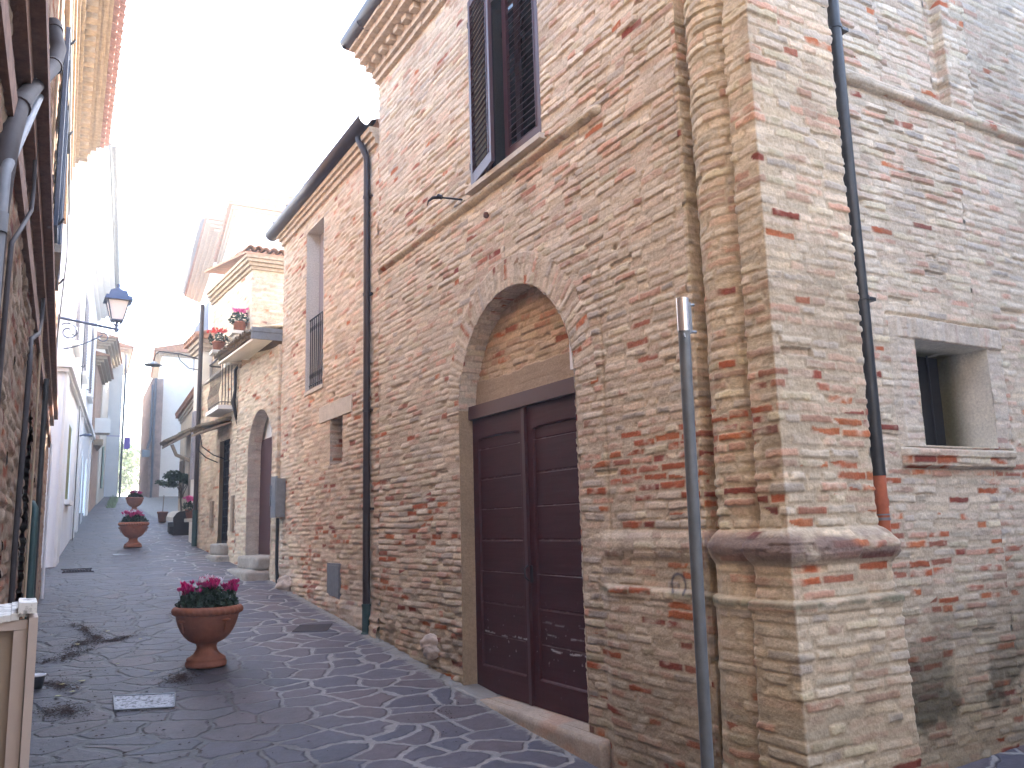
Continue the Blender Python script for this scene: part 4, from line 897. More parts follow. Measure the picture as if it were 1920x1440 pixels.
for k in range(2): win_part(H7, 5.55 + .25 * k, 31.2 + k * 3, 32.3 + k * 3, 8, 9.8, -1, MT['grey_shutter'])
H9 = far_house('pale_far_house', 'pale far house with a low roof, at the top of the street on the right', [(5.20, 40.2), (13, 40.2), (13, 47), (5.9, 47)], 2.5, 9.5, MT['white_plaster'], eave=(2, .25, MT['eave_pale']))
HB = far_house('brown_brick_tower', 'narrow brown brick house end with drainpipes, at the top of the street on the right', [(4.72, 39.3), (5.19, 39.3), (5.19, 45), (5.0, 45)], 2.5, 8.3, mat('brown_brick', (.42, .31, .26), .9, noise=.3, nscale=4))
mb = MB(); mb.tube([(4.74, 39.2, 8), (4.74, 39.2, 5.6), (4.62, 39.15, 5.2)], .05, 8); mb.tube([(4.86, 39.2, 8.3), (4.86, 39.2, 3)], .05, 8); mb.build('drainpipe', MT['greypipe'], HB)
mb = MB(); mb.box((4.42, 39.0, 4.85), (4.72, 39.3, 5.15)); mb.build('flat_awning', MT['galv'], HB)

# ================================================================== LEFT: near brick house
xL = lambda y: .35 + .04 * (y - 14.94)
HL = empty('left_brick_house', (-2, 9, 0), 'tall dark brick house with string courses and a golden dentilled eave, close on the left', 'house')
PL = Path([(-4, -4.0), (xL(-4.0), -4.0), (xL(14.94), 14.94), (-4, 14.94)]); cL = PL.c[1]; sL = lambda y: cL + (y + 4.0)
def surfL(S, Z):
    n = fb(S * .7, Z * 1.3, 6, 3)
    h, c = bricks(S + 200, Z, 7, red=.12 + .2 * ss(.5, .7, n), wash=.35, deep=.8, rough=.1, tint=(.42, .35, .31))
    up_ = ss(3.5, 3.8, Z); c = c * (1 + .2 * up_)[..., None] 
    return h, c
holesL = [dict(r=(sL(9.0), sL(10.2), 4.3, 6.3)), dict(r=(sL(6.6), sL(7.7), -.3, 1.9), arch=.55), dict(r=(sL(11), sL(12), 0, 1.9), arch=.5)]
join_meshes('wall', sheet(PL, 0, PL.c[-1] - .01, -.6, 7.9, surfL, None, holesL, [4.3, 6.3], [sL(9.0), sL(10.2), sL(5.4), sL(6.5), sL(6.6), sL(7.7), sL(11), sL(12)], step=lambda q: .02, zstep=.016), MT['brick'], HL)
mb = MB(); mb.obox((-.88, -3.9, -.5), (.04, .9992, 0), (0, 0, 1), (1, 0, 0), 18.7, 8.3, .1); mb.build('inner_wall', MT['dark'], HL)
uL = np.array([.04, .9992, 0]); nL = np.array([.9992, -.04, 0])
def lbar(mb, y0, y1, z0, z1, o, m=None, inn=.15):
    mb.obox((xL(y0) - inn, y0, z0), uL, (0, 0, 1), nL, (y1 - y0) / .9992, z1 - z0, inn + o)
def lrel(y0, y1, z0, z1, o, seed, tint):
    pth = Path([(xL(y0) + o, y0), (xL(y1) + o, y1)])
    return sheet(pth, 0, pth.c[-1], z0, z1, lambda S, Z: (bricks(S, Z, seed, red=np.full(S.shape, .2), tint=tint)[0] * .6, bricks(S, Z, seed, red=np.full(S.shape, .2), tint=tint)[1]), step=lambda q: .03, zstep=.02)
mb = MB(); lbar(mb, -4.02, 14.97, 3.24, 3.34, .05); lbar(mb, -4.02, 14.98, 3.342, 3.44, .10); lbar(mb, -4.02, 14.96, 2.90, 3.02, .03)
mb.build('string_course', mat('string_brick', (.24, .14, .10), .9, noise=.35, nscale=16, bump=.006, bscale=30), HL)
mb = MB(); lbar(mb, -4.02, 14.97, 6.55, 6.63, .05); lbar(mb, -4.02, 14.97, 6.9, 6.98, .07); lbar(mb, -4.02, 14.97, 7.3, 7.4, .09); mb.build('upper_string_course', MT['eave_brick'], HL)
mb = MB(); lbar(mb, -4.03, 14.98, 7.55, 7.63, .12); lbar(mb, -4.03, 14.99, 7.632, 7.70, .17)
y = -4.
while y < 14.9: lbar(mb, y, y + .14, 7.702, 7.82, .30); y += .27
lbar(mb, -4.03, 14.99, 7.703, 7.821, .16); lbar(mb, -4.03, 15.0, 7.823, 7.90, .34); lbar(mb, -4.03, 15.01, 7.902, 7.97, .42); lbar(mb, -4.03, 15.02, 7.972, 8.03, .47)
mb.build('dentilled_cornice', MT['eave_brick'], HL)
mb = MB(); y = -4.
while y < 15.05:
    mb.halftube((xL(y) + .60, y, 8.06), (xL(y) - .3, y, 8.34), .085, 1, 8, .014); mb.halftube((xL(y) + .56, y + .1, 8.10), (xL(y) - .3, y + .1, 8.38), .08, -1, 8, .012); y += .20
mb.build('eave_tiles', mat('eave_tiles', (.34, .17, .13), .85, noise=.3, nscale=9), HL)
mb = MB(); mb.add([(xL(-4) + .4, -4, 8.1), (xL(15) + .4, 15.05, 8.1), (-4, 15.05, 9.6), (-4, -4, 9.6), (-8, -4, 8.1), (-8, 15.05, 8.1)], [(0, 3, 2, 1), (3, 4, 5, 2)]); mb.add([(0.3, 14.97, 7.9), (-4, 14.97, 9.6), (-8, 14.97, 7.9)], [(0, 1, 2)]); mb.build('roof', MT['tile'], HL)
mb = MB(); mb.box((-8, -3.98, -.5), (-3.9, 14.9, 7.9)); mb.build('rear_wing', MT['cream_plaster'], HL)
# windows with blue shutters folded back, sills
for y0, y1 in ((9.0, 10.2),):
    lw = sub('window', HL)
    mb = MB(); mb.box((xL(y0) - .25, y0 - .05, 4.25), (xL(y0) - .22, y1 + .05, 6.35)); mb.build('pane', MT['glass'], lw)
    mb = MB(); mb.box((xL(y0) - .2, y0 - .08, 4.22), (xL(y0) + .10, y1 + .08, 4.30)); mb.build('sill', MT['stone'], lw)
    shutter('shutter', (xL(y1) + .03, y1 + .02), uL[:2], .55, 4.32, 6.3, MT['blue_shutter'], lw, nn=[1, 0, 0]); shutter('shutter', (xL(y0) + .03, y0 - .02), -uL[:2], .55, 4.32, 6.3, MT['blue_shutter'], lw, nn=[1, 0, 0])
    for yy in (y1 + .45, y0 - .45):
        for zz in (4.39, 6.2): mb = MB(); mb.tube([(xL(yy) - .02, yy, zz), (xL(yy) + .05, yy, zz - .03), (xL(yy) + .09, yy, zz + .01), (xL(yy) + .11, yy + .01, zz + .05)], .012, 6); mb.build('shutter_hook', MT['iron'], lw)
for y0, y1, zb, ry in ((6.6, 7.7, -.3, .55), (11, 12, 0., .5)):
    cx_ = (y0 + y1) / 2; rr_ = (y1 - y0) / 2
    mb = MB(); mb.box((xL(y0) - .22, y0 - .05, zb - .3), (xL(y0) - .18, y1 + .05, 2.5)); mb.build('door', MT['blackwood'], HL)
# pipes: big bend, pale pipe, thin drops
X = lambda y, o=.0: xL(y) + o
mb = MB(); pp = [(-.036, 4.7, 4.157), (.01, 4.6, 4.095), (.036, 4.5, 3.93), (.018, 4.3, 3.732), (-.05, 3.7, 3.312), (-.085, 3.3, 3.034), (-.10, 3.0, 2.752), (-.112, 2.9, 2.5), (-.115, 2.88, 2.2), (-.115, 2.88, -.42)]
mb.tube(pp, [.036] * 4 + [.034] * 6, 14)
for q in (1, 3, 5): a = np.array(pp[q]); b = np.array(pp[q + 1]); d_ = (b - a) / np.linalg.norm(b - a) * .03; mb.tube([a - d_, a + d_], .041, 14)
mb.build('bent_drainpipe', MT['dark_pipe'], HL)
mb = MB(); mb.tube([(-.005, 4.2, 3.598), (-.049, 3.5, 3.095), (-.082, 3.1, 2.78), (-.097, 2.86, 2.605), (-.099, 2.82, 2.35), (-.10, 2.82, -.42)], .017, 12); mb.tube([(-.098, 2.82, 2.46), (-.099, 2.82, 2.40)], .021, 12); mb.build('grey_drainpipe', MT['greypipe'], HL)
mb = MB(); mb.tube([(-.03, 4.3, 3.6), (-.03, 4.3, 3.24), (-.028, 4.3, 3.12), (-.03, 4.2, 2.96), (-.06, 3.7, 2.70), (-.08, 3.45, 2.565), (-.082, 3.4, 2.40), (-.085, 3.38, 2.0), (-.085, 3.38, -.4)], .009, 8); mb.build('dark_conduit', MT['dark_pipe'], HL)
mb = MB(); mb.tube([(.066, 6.9, 4.2), (.066, 6.9, 3.2), (.063, 6.85, 3.07), (.046, 6.6, 2.908), (.004, 5.8, 2.70), (.006, 5.6, 2.5), (.005, 5.55, 2.38), (-.005, 5.5, 1.5), (0, 5.5, -.2)], .015, 10); mb.build('thin_drainpipe', MT['dark_pipe'], HL)
mb = MB(); mb.tube([(X(8.75, .05), 8.75, 2.95), (X(8.75, .05), 8.75, .1)], .024, 10); mb.build('blue_grey_drainpipe', MT['blackpipe'], HL)
mb = MB(); mb.tube([(.09, 8.2, 1.80), (.115, 8.15, 1.75), (.118, 8.1, 1.6), (.118, 8.1, .02)], .032, 10); mb.build('cast_iron_foot', MT['green_pipe'], HL)
mb = MB(); mb.tube([(X(14.3, .045), 14.3, 2.9), (X(14.3, .045), 14.3, .65)], .022, 10); mb.build('white_drainpipe', MT['white_paint'], HL)
mb = MB(); mb.tube([(X(6, .03), 6, 7.4), (X(7, .03), 7, 4.6), (X(7.4, .03), 7.4, 2.0), (X(7.4, .03), 7.4, .2)], .010, 6); mb.build('pale_cable', MT['copper_line'], HL)
mb = MB()
for k in range(3): mb.tube([(X(4, .02), 4, 6.7 + k * .06), (X(14.9, .08), 14.9, 6.7 + k * .06)], .012, 6)
mb.tube([(X(10.5, .03), 10.5, 6.9), (X(10.8, .06), 10.8, 6.2), (X(10.6, .08), 10.6, 5.95), (X(10.4, .04), 10.4, 6.3)], .02, 6); mb.tube([(X(13.5, .04), 13.5, 7.3), (X(13.6, .1), 13.6, 5.6), (X(13.7, .03), 13.7, 4.2)], .010, 6)
mb.build('cable_bundle', MT['cable'], HL)
# ---- lantern on a scrolled bracket
LN = empty('wall_lantern', (.37, 14.85, 4.92), 'blue grey wall lantern on a scrolled iron bracket, far end of left brick house', 'lantern')
mb = MB(); mb.box((.36, 14.80, 4.30), (.38, 14.90, 5.0)); mb.tube([(.38, 14.85, 4.96), (1.25, 14.85, 4.84)], .022, 10)
mb.tube([(.39 + .11 * 0 + (.20 + .0) * 0 + .62 * t_ + .0, 14.85, 4.45 + .28 * t_ ** 1.6) for t_ in np.linspace(0.12, 1, 12)], .010, 6)
def spiral(cx, cz, r0, r1, a0, a1, n=26): return [(cx + (r0 + (r1 - r0) * k / n) * math.cos(a0 + (a1 - a0) * k / n), 14.85, cz + (r0 + (r1 - r0) * k / n) * math.sin(a0 + (a1 - a0) * k / n)) for k in range(n + 1)]
mb.tube(spiral(.52, 4.74, .15, .03, 2.3, -6.5), .010, 6); mb.tube(spiral(1.02, 4.70, .07, .07, 2.2, -3.4), .009, 6)
mb.build('bracket', MT['blue_iron'], LN)
cx_, cy_, zb = 1.21, 14.85, 4.90
mb = MB()
mb.tube([(cx_, cy_, 4.80), (cx_, cy_, 4.98)], [.03, .02], 8); mb.box((cx_ - .09, cy_ - .09, 4.98), (cx_ + .09, cy_ + .09, 5.0))
for sx in (-1, 1):
    for sy in (-1, 1): mb.tube([(cx_ + sx * .09, cy_ + sy * .09, 5.0), (cx_ + sx * .16, cy_ + sy * .16, 5.32)], .011, 6); mb.tube([(cx_, cy_, 4.88), (cx_ + sx * .08, cy_ + sy * .08, 4.98)], .008, 6)
mb.build('cage', MT['blue_iron'], LN)
mb = MB()
def frus(mb, a, za, b, zb_): mb.add([(cx_ - a, cy_ - a, za), (cx_ + a, cy_ - a, za), (cx_ + a, cy_ + a, za), (cx_ - a, cy_ + a, za), (cx_ - b, cy_ - b, zb_), (cx_ + b, cy_ - b, zb_), (cx_ + b, cy_ + b, zb_), (cx_ - b, cy_ + b, zb_)], [(0, 3, 2, 1), (4, 5, 6, 7), (0, 1, 5, 4), (1, 2, 6, 5), (2, 3, 7, 6), (3, 0, 4, 7)])
frus(mb, .21, 5.31, .19, 5.38); frus(mb, .15, 5.381, .12, 5.48); mb.build('hood', MT['blue_iron'], LN)
mb = MB(); mb.lathe([(.11, 5.48), (.10, 5.51), (.05, 5.53), (.035, 5.56), (.045, 5.59), (.0, 5.62)], (cx_, cy_, 0), 14); mb.build('finial', MT['blue_iron'], LN)
mb = MB(); frus(mb, .085, 5.005, .15, 5.305); mb.build('glass', MT['lampglass'], LN)

# ================================================================== LEFT: white house
dW = np.array([.101, .995]); W0 = np.array([.60, 17.8])
wp = lambda t_: W0 + dW * t_
HW = empty('white_house', (-1, 24, .9), 'white rendered house with a moulded band and louvred shutters, beyond the left brick house', 'house')
PW = Path([(-5, 17.8), tuple(W0), tuple(wp(13.2)), (-5, wp(13.2)[1])]); cW = PW.c[1]
def surfW(S, Z):
    low_ = Z < 4.6; c = np.where(low_[..., None], np.array((.84, .84, .86)), np.array((.88, .88, .87))) * (.96 + .08 * fb(S, Z, 3))[..., None]; return 0 * S + .0, c
hw = [dict(r=(cW + 7.5, cW + 9.0, .9, 3.1), arch=.75), dict(r=(cW + 10.0, cW + 11.5, .9, 3.1), arch=.75), dict(r=(cW + 2.2, cW + 3.3, 2.3, 3.9))]
join_meshes('wall', sheet(PW, 0, PW.c[-1] - .01, .5, 8.9, surfW, None, hw, [.9, 3.1, 2.3, 3.9, 4.6], [cW + q for q in (7.5, 9, 10, 11.5, 2.2, 3.3)], step=lambda q: .08, zstep=.08), mat('white_render', (0, 0, 0), .85, noise=.04, nscale=2, attr=True), HW)
dW3 = (dW[0], dW[1], 0); nW = (dW[1], -dW[0], 0)
def wbar(mb, t0, t1, z0, z1, o, inn=.05):
    p = wp(t0); mb.obox((p[0] - inn * nW[0], p[1] - inn * nW[1], z0), dW3, (0, 0, 1), nW, t1 - t0, z1 - z0, inn + o)
mb = MB(); wbar(mb, -.08, 13.2, 4.60, 4.68, .07); wbar(mb, -.13, 13.2, 4.682, 4.80, .13); wbar(mb, -.10, 13.2, 4.802, 4.86, .09)
mb.box((-1, 17.73, 4.60), (.6, 17.85, 4.68)); mb.box((-1, 17.67, 4.682), (.6, 17.86, 4.80)); mb.box((-1, 17.70, 4.802), (.6, 17.86, 4.86)); mb.build('moulded_band', MT['grey_plaster'], HW)
mb = MB(); 
for q in ((.02, .75, .5, 4.6, .05), (4.9, 5.5, .5, 4.6, .05), (6.6, 7.0, .5, 4.6, .05), (12.0, 12.6, .5, 4.6, .05), (.02, .5, 4.87, 8.8, .04)): mb = MB(); wbar(mb, *q); mb.build('pilaster', MT['grey_plaster'], HW)
mb = MB()
for k, o in enumerate((.10, .25, .42, .55)): wbar(mb, -.1 - o * .5, 13.3, 8.72 + k * .09, 8.81 + k * .09 - .002, o)
mb.build('eave', MT['white_plaster'], HW)
mb = MB(); a, b = wp(-.4), wp(13.5); mb.halftube((a[0] + .62, a[1], 9.18), (b[0] + .62, b[1], 9.12), .085, -1, 10)
k = 1
mb.build('gutter', MT['galv'], HW)
mb = MB(); mb.add([(a[0] + .6, a[1], 9.15), (b[0] + .6, b[1], 9.15), (-4, b[1], 10.6), (-4, a[1], 10.6)], [(0, 3, 2, 1)]); mb.build('roof', MT['tile'], HW)
for t0 in (1.6, 5.2, 8.8):
    mb = MB(); wbar(mb, t0, t0 + .58, 5.6, 7.5, .05); wbar(mb, t0 + .60, t0 + 1.18, 5.6, 7.5, .05); z = 5.7
    while z < 7.4: wbar(mb, t0 + .06, t0 + 1.12, z, z + .03, .065); z += .08
    mb.build('louvred_shutter', MT['grey_shutter'], HW)
    mb = MB(); wbar(mb, t0 - .15, t0 + 1.35, 5.45, 5.53, .12); wbar(mb, t0 - .12, t0 - .02, 5.53, 7.6, .04); wbar(mb, t0 + 1.2, t0 + 1.3, 5.53, 7.6, .04); wbar(mb, t0 - .15, t0 + 1.33, 7.6, 7.75, .06); mb.build('window_surround', MT['white_plaster'], HW)
    for q in (-.3, 1.5):
        p = wp(t0 + q); mb = MB(); mb.tube([(p[0], p[1], 5.62), (p[0] + .08, p[1], 5.60), (p[0] + .10, p[1], 5.66)], .014, 6); mb.build('shutter_hook', MT['iron'], HW)
mb = MB()
for k in range(6): p = wp(2.3 + k * .18); mb.tube([(p[0] - .02, p[1], 2.3), (p[0] - .02, p[1], 3.9)], .012, 6)
for k in range(9): p, q = wp(2.2), wp(3.3); z = 2.35 + k * .19; mb.tube([(p[0] - .02, p[1], z), (q[0] - .02, q[1], z)], .010, 6)
mb.build('window_grille', mat('ochre_iron', (.30, .28, .12), .6), HW)
mb = MB(); p, q = wp(2.1), wp(3.4); mb.add([(p[0] - .2, p[1], 2.2), (q[0] - .2, q[1], 2.2), (q[0] - .2, q[1], 4), (p[0] - .2, p[1], 4)], [(0, 1, 2, 3)]); mb.build('window_pane', MT['glass'], HW)
mb = MB(); wbar(mb, 2.1, 3.4, 2.2, 2.3, .10); mb.build('window_sill', MT['white_plaster'], HW)
mb = MB()
for t0 in (7.5, 10.0): p, q = wp(t0 - .1), wp(t0 + 1.6); mb.add([(p[0] - .15, p[1], .8), (q[0] - .15, q[1], .8), (q[0] - .15, q[1], 4), (p[0] - .15, p[1], 4)], [(0, 1, 2, 3)])
mb.build('arched_doors', MT['grey_shutter'], HW)
p = wp(5.2); wl = MB(); wl.tube([(p[0] + .05, p[1], 3.95), (p[0] + .20, p[1], 4.0)], .02, 8); wl.lathe([(.02, .06), (.09, .03), (.10, 0), (.0, -.01)], (p[0] + .24, p[1], 3.95), 14)
tag(wl.build('wall_lamp', MT['blue_iron'], None), 'small round wall lamp between the pilasters of the white house', 'lamp')
mb = MB(); a, b = wp(4.6), wp(4.6); p = wp(4.6); mb.tube([(p[0] + .06, p[1], 7.4), (p[0] + .06, p[1], 1.4)], .012, 6); mb.build('cable', MT['cable'], HW)
# further left houses
p = wp(13.2); W2 = far_house('small_brick_house', 'small brick house with an orange band, just beyond the white house on the left', [(-5, 31.05), (2.0, 31.05), (2.45, 34.9), (-5, 34.9)], 1.5, 7.2, mat('pink_brick', (.50, .33, .24), .9, noise=.3, nscale=5), eave=(3, .3, MT['eave_brick']))
mb = MB(); mb.box((2.0, 31.3, 4.55), (2.32, 34.8, 4.75)); mb.build('band', MT['eave_brick'], W2)
mb = MB(); mb.box((2.0, 31.6, 5.0), (2.55, 32.4, 5.5)); mb.build('flower_box_shelf', MT['white_plaster'], W2)
W3 = far_house('orange_eaved_house', 'pale house with an orange brick eave, second beyond the white house on the left', [(-5, 35.1), (2.50, 35.1), (3.05, 39.4), (-5, 39.4)], 2, 8.6, MT['cream_plaster'], eave=(4, .38, MT['eave_brick']))
win_part(W3, 2.72, 36.5, 37.3, 3.4, 5.0, 1, mat('sage_shutter', (.35, .42, .34), .6)); win_part(W3, 2.85, 38.2, 38.9, 3.4, 5.0, 1, MT['grey_shutter'])
W4 = far_house('grey_far_house', 'narrow grey house with a jutting roof corner, last on the left before the bright gap', [(-5, 40.0), (3.62, 40.0), (4.0, 46), (-5, 46)], 2, 9.5, MT['grey_plaster'], eave=(2, .3, MT['eave_pale']))
mb = MB(); mb.tube([(3.70, 39.9, 9.4), (3.70, 39.9, 3)], .045, 8); mb.build('drainpipe', MT['greypipe'], W4)
sg = MB(); sg.box((3.68, 38.9, 5.15), (3.92, 38.96, 5.65)); sg.box((3.0, 38.92, 5.68), (3.95, 38.94, 5.70)); tag(sg.build('hanging_sign', MT['purple'], None), 'small violet sign hanging out from the left houses near the top of the street', 'sign')

# ================================================================== added house blocks, out of view, put there to shade the crossing
far_house('opposite_shade_block', 'plain unseen house block added behind the viewer to shade the crossing', [(-.2, -9), (12, -9), (12, -3.0), (-.2, -3.0)], -.7, 8.5, MT['shade_block'])
far_house('east_shade_block', 'plain unseen house block added beyond the side lane to keep sun off it', [(12.2, -3), (18, -3), (18, 12), (12.2, 12)], -.7, 9, MT['shade_block'])

# ================================================================== THINGS ON THE STREET
def leaf_cloud(mb, n, c, r, size, rnd, flat=.6, minz=-1, hollow=0):
    for _ in range(n):
        while True:
            p = [rnd.uniform(-1, 1) for _ in range(3)]; q = sum(a * a for a in p)
            if hollow < q < 1 and p[2] > minz: break
        o = np.array([c[k] + p[k] * r[k] for k in range(3)]); u = np.array([rnd.gauss(0, 1) for _ in range(3)]); u[2] *= flat; u /= np.linalg.norm(u) + 1e-6
        v = np.cross(u, [rnd.gauss(0, 1), rnd.gauss(0, 1), rnd.gauss(0, 1)]); v /= np.linalg.norm(v) + 1e-6; s = size * rnd.uniform(.6, 1.3)
        w_ = np.cross(u, v) * s * .12
        mb.add([o - u * s * .5, o + v * s * .38 - w_, o + u * s * .55, o - v * s * .38 - w_], [(0, 1, 2, 3)])
def cyclamen(mb, c, h, rnd, pet=.022):
    """upswept five petalled flower head"""
    c = np.array(c)
    for k in range(5):
        a = 2 * math.pi * k / 5 + rnd.uniform(-.3, .3); d = np.array([math.cos(a), math.sin(a), 0]); t = np.array([-d[1], d[0], 0]); l = pet * rnd.uniform(.8, 1.2)
        p0 = c + d * .004; p1 = c + d * l * .6 + np.array([0, 0, l * .6]); p2 = c + d * l * 1.0 + np.array([0, 0, l * 1.7])
        mb.add([p0, p1 + t * l * .55, p2, p1 - t * l * .55], [(0, 1, 2, 3)])
def planter_parts(root, R=.35, H=.62, seed=3, white=True):
    rnd = random.Random(seed); k = R / .35; hz = H / .62
    prof_f = [(.0, 0), (.200, 0), (.205, .012), (.205, .045), (.190, .058), (.196, .068), (.190, .085), (.165, .100), (.130, .125), (.108, .160), (.100, .200), (.108, .225), (.112, .232)]
    mb = MB(); mb.lathe([(r * k, z * hz) for r, z in prof_f], n=64, mod=lambda i, a: (-.004 * abs(math.sin(a * 12)) if 7 <= i <= 10 else 0)); mb.build('foot', MT['terracotta'], root, False)
    prof_b = [(.112, .230), (.135, .238), (.180, .262), (.225, .305), (.262, .360), (.290, .425), (.308, .485), (.315, .520), (.312, .530)]
    mb = MB(); mb.lathe([(r * k, z * hz) for r, z in prof_b], n=72, mod=lambda i, a: .003 * math.cos(a * 8) * (1 <= i <= 5)); mb.lathe([(.290 * k, .600 * hz), (.285 * k, .56 * hz), (.25 * k, .55 * hz)], n=72)
    bo = mb.build('bowl', MT['terracotta'], root, False)
    # raised garland knobs on the bowl
    for q in range(4):
        mb = MB(); a = q * math.pi / 2 + .45; d = np.array([math.cos(a), math.sin(a), 0]); t = np.array([-d[1], d[0], 0]); c = d * .308 * k + np.array([0, 0, .475 * hz])
        mb.tube([c - t * .045 - [0, 0, .0], c + d * .014 - t * .02, c + d * .018, c + d * .014 + t * .02, c + t * .045], [.008, .016, .020, .016, .008], 8)
        mb.tube([c + [0, 0, -.02], c * 1 + [0, 0, -.07] - d * .012, c + [0, 0, -.12] - d * .03], [.010, .012, .005], 8)
        mb.build('relief_ornament', MT['terracotta'], bo, False)
    prof_r = [(.308, .520), (.325, .524), (.343, .536), (.352, .556), (.348, .580), (.335, .598), (.315, .608), (.298, .606), (.290, .598)]
    mb = MB(); mb.lathe([(r * k, z * hz) for r, z in prof_r], n=144, mod=lambda i, a: (.007 * (1 - abs(math.sin((a * 18 + i * .55)))) ** .0 * math.cos(a * 36 + i * .8) if 1 <= i <= 6 else 0)); mb.build('rope_rim', MT['terracotta'], root, False)
    mb = MB(); mb.lathe([(.292 * k, .575 * hz), (.15 * k, .585 * hz), (.0, .59 * hz)], n=32); mb.build('soil', MT['soil'], root, False)
    mb = MB(); leaf_cloud(mb, 900, (0, 0, .60 * hz), (.31 * k, .31 * k, .20), .058, rnd, .7, -.1); leaf_cloud(mb, 120, (0, 0, .63 * hz), (.32 * k, .32 * k, .07), .06, rnd, .5, -.2)
    mb.build('foliage', MT['leaf'], root, False)
    mb = MB(); st = MB()
    cl = [(-.21, -.04, 34), (.22, -.04, 34), (.02, .02, 44), (-.02, .18, 12), (.03, -.06, 18)]
    for x, y, n in cl:
        for _ in range(n):
            p = (x * k + rnd.gauss(0, .036), y * k + rnd.gauss(0, .05), .775 * hz + rnd.gauss(0, .026) + (.03 if abs(x) < .1 else 0)); cyclamen(mb, p, .02, rnd, .027); st.tube([(p[0] * .9, p[1] * .9, .62 * hz), p], .002, 4, False)
    mb.build('magenta_flowers', MT['magenta'], root, False); st.build('flower_stalks', MT['leaf'], root, False)
    if white:
        mb = MB(); st = MB()
        for _ in range(22):
            p = (.02 * k + rnd.gauss(0, .05), .03 + rnd.gauss(0, .04), .85 * hz + rnd.gauss(0, .018)); cyclamen(mb, p, .02, rnd, .026); st.tube([(p[0] * .9, p[1] * .9, .64 * hz), p], .002, 4, False)
        mb.build('white_flowers', MT['white_petal'], root, False)
px, py = 1.78, 9.51
pl = empty('flower_urn', (px, py, g(px, py)), 'nearest terracotta urn of magenta and white cyclamens, standing on the dark paving', 'planter', 'terracotta urns down the middle of the street')
planter_parts(pl)
p2_ = dup(pl, (2.23, 20.6, g(2.23, 20.6)), 'second terracotta urn of cyclamens up the lane, beside the white house', 1.1); p2_.scale = (.9, .9, .9)
p3_ = dup(pl, (3.32, 30.75, g(3.32, 30.75)), 'farthest and smallest terracotta urn of cyclamens, at the top of the lane', 2.3); p3_.scale = (.80, .80, .82)
# signpost without its sign
po = empty('metal_post', (2.50, 2.80, -.43), 'slim grey metal post with a bright steel sleeve on top, before the brick corner', 'post')
mb = MB(); mb.tube([(2.50, 2.80, -.6), (2.515, 2.80, 1.0), (2.53, 2.80, 2.345)], .0265, 20); mb.build('pole', mat('painted_grey_pole', (.15, .17, .185), .5, .4, noise=.2, nscale=9, spec=.5, bump=.0004, bscale=60), po)
mb = MB(); mb.tube([(2.53, 2.80, 2.337), (2.5315, 2.80, 2.49)], .0285, 20); mb.build('steel_sleeve', MT['shiny'], po)
mb = MB(); mb.box((2.552, 2.785, 2.33), (2.568, 2.815, 2.475)); mb.tube([(2.565, 2.79, 2.46), (2.585, 2.785, 2.462)], .007, 8); mb.tube([(2.565, 2.79, 2.337), (2.588, 2.785, 2.337)], .007, 8); mb.tube([(2.50, 2.77, 2.32), (2.50, 2.765, 2.30)], .006, 8); mb.build('clamp', MT['galv'], po)
# cream cabinet by the left wall
cb = empty('cream_cabinet', (-.05, 2.6, -.43), 'tall cream painted board cabinet with a stained white top, cut off by the left edge', 'cabinet')
Xr = .060
mb = MB(); mb.box((-.18, 2.56, -.42), (Xr - .026, 2.60, 1.292)); mb.build('panel', MT['board'], cb)
mb = MB(); mb.box((Xr - .052, 2.535, -.42), (Xr - .022, 2.559, 1.275)); mb.box((-.18, 2.535, 1.276), (Xr - .022, 2.559, 1.300)); mb.box((Xr - .020, 2.52, -.42), (Xr, 3.0, 1.305)); mb.build('frame', mat('pale_board_frame', (.42, .34, .29), .5, noise=.06, nscale=10), cb)
mb = MB(); n_ = 40
for i in range(12):
    x0 = -.18 + .018 * i; z = 1.318 + .010 * math.sin(i * .6) + .004 * random.random(); mb.box((x0, 2.53, z - .016), (x0 + .0176, 3.0, z + random.uniform(0, .004)))
mb.box((Xr - .045, 2.525, 1.315), (Xr - .004, 2.72, 1.342)); mb.build('stained_top', MT['speckle'], cb)
# covers set in the paving
def slab(name, label, cat, quad, m, th=.012, rim=None, group=None):
    cx = sum(p[0] for p in quad) / 4; cy = sum(p[1] for p in quad) / 4
    vs = [(x, y, g(x, y) - .03) for x, y in quad] + [(x, y, g(x, y) + th) for x, y in quad]; mb = MB(); mb.add(vs, [(4, 5, 6, 7), (0, 1, 5, 4), (1, 2, 6, 5), (2, 3, 7, 6), (3, 0, 4, 7)])
    if rim:
        e = empty(name, (cx, cy, g(cx, cy)), label, cat, group); mb.build('plate', m, e); mb = MB()
        for i in range(4):
            a = np.array(quad[i]); b = np.array(quad[(i + 1) % 4]); mb.tube([(a[0], a[1], g(*a) + th + .002), (b[0], b[1], g(*b) + th + .002)], .008, 4)
        mb.build('rim', rim, e); return e
    o = mb.build(name, m, None); return tag(o, label, cat, group)
slab('manhole_cover', 'pale speckled metal cover in the paving left of the nearest urn', 'manhole cover', [(.81, 8.26), (1.27, 8.14), (1.34, 8.56), (.84, 8.70)], MT['cover'], rim=MT['galv'])
slab('stone_inset', 'dark reddish flat stone set in the paving near the long downpipe', 'paving stone', [(3.02, 10.75), (3.42, 10.62), (3.62, 11.0), (3.22, 11.1)], MT['darkcover'], th=.006)
slab('drain_cover', 'thin pale metal strip in the paving in front of the second urn', 'drain cover', [(1.72, 19.3), (2.05, 19.2), (2.05, 19.32), (1.72, 19.42)], MT['galv'])
slab('gutter_plate', 'pale metal strip lying by the foot of the green downpipe', 'metal strip', [(3.05, 18.75), (3.45, 19.0), (3.45, 19.12), (3.05, 18.87)], MT['galv'])
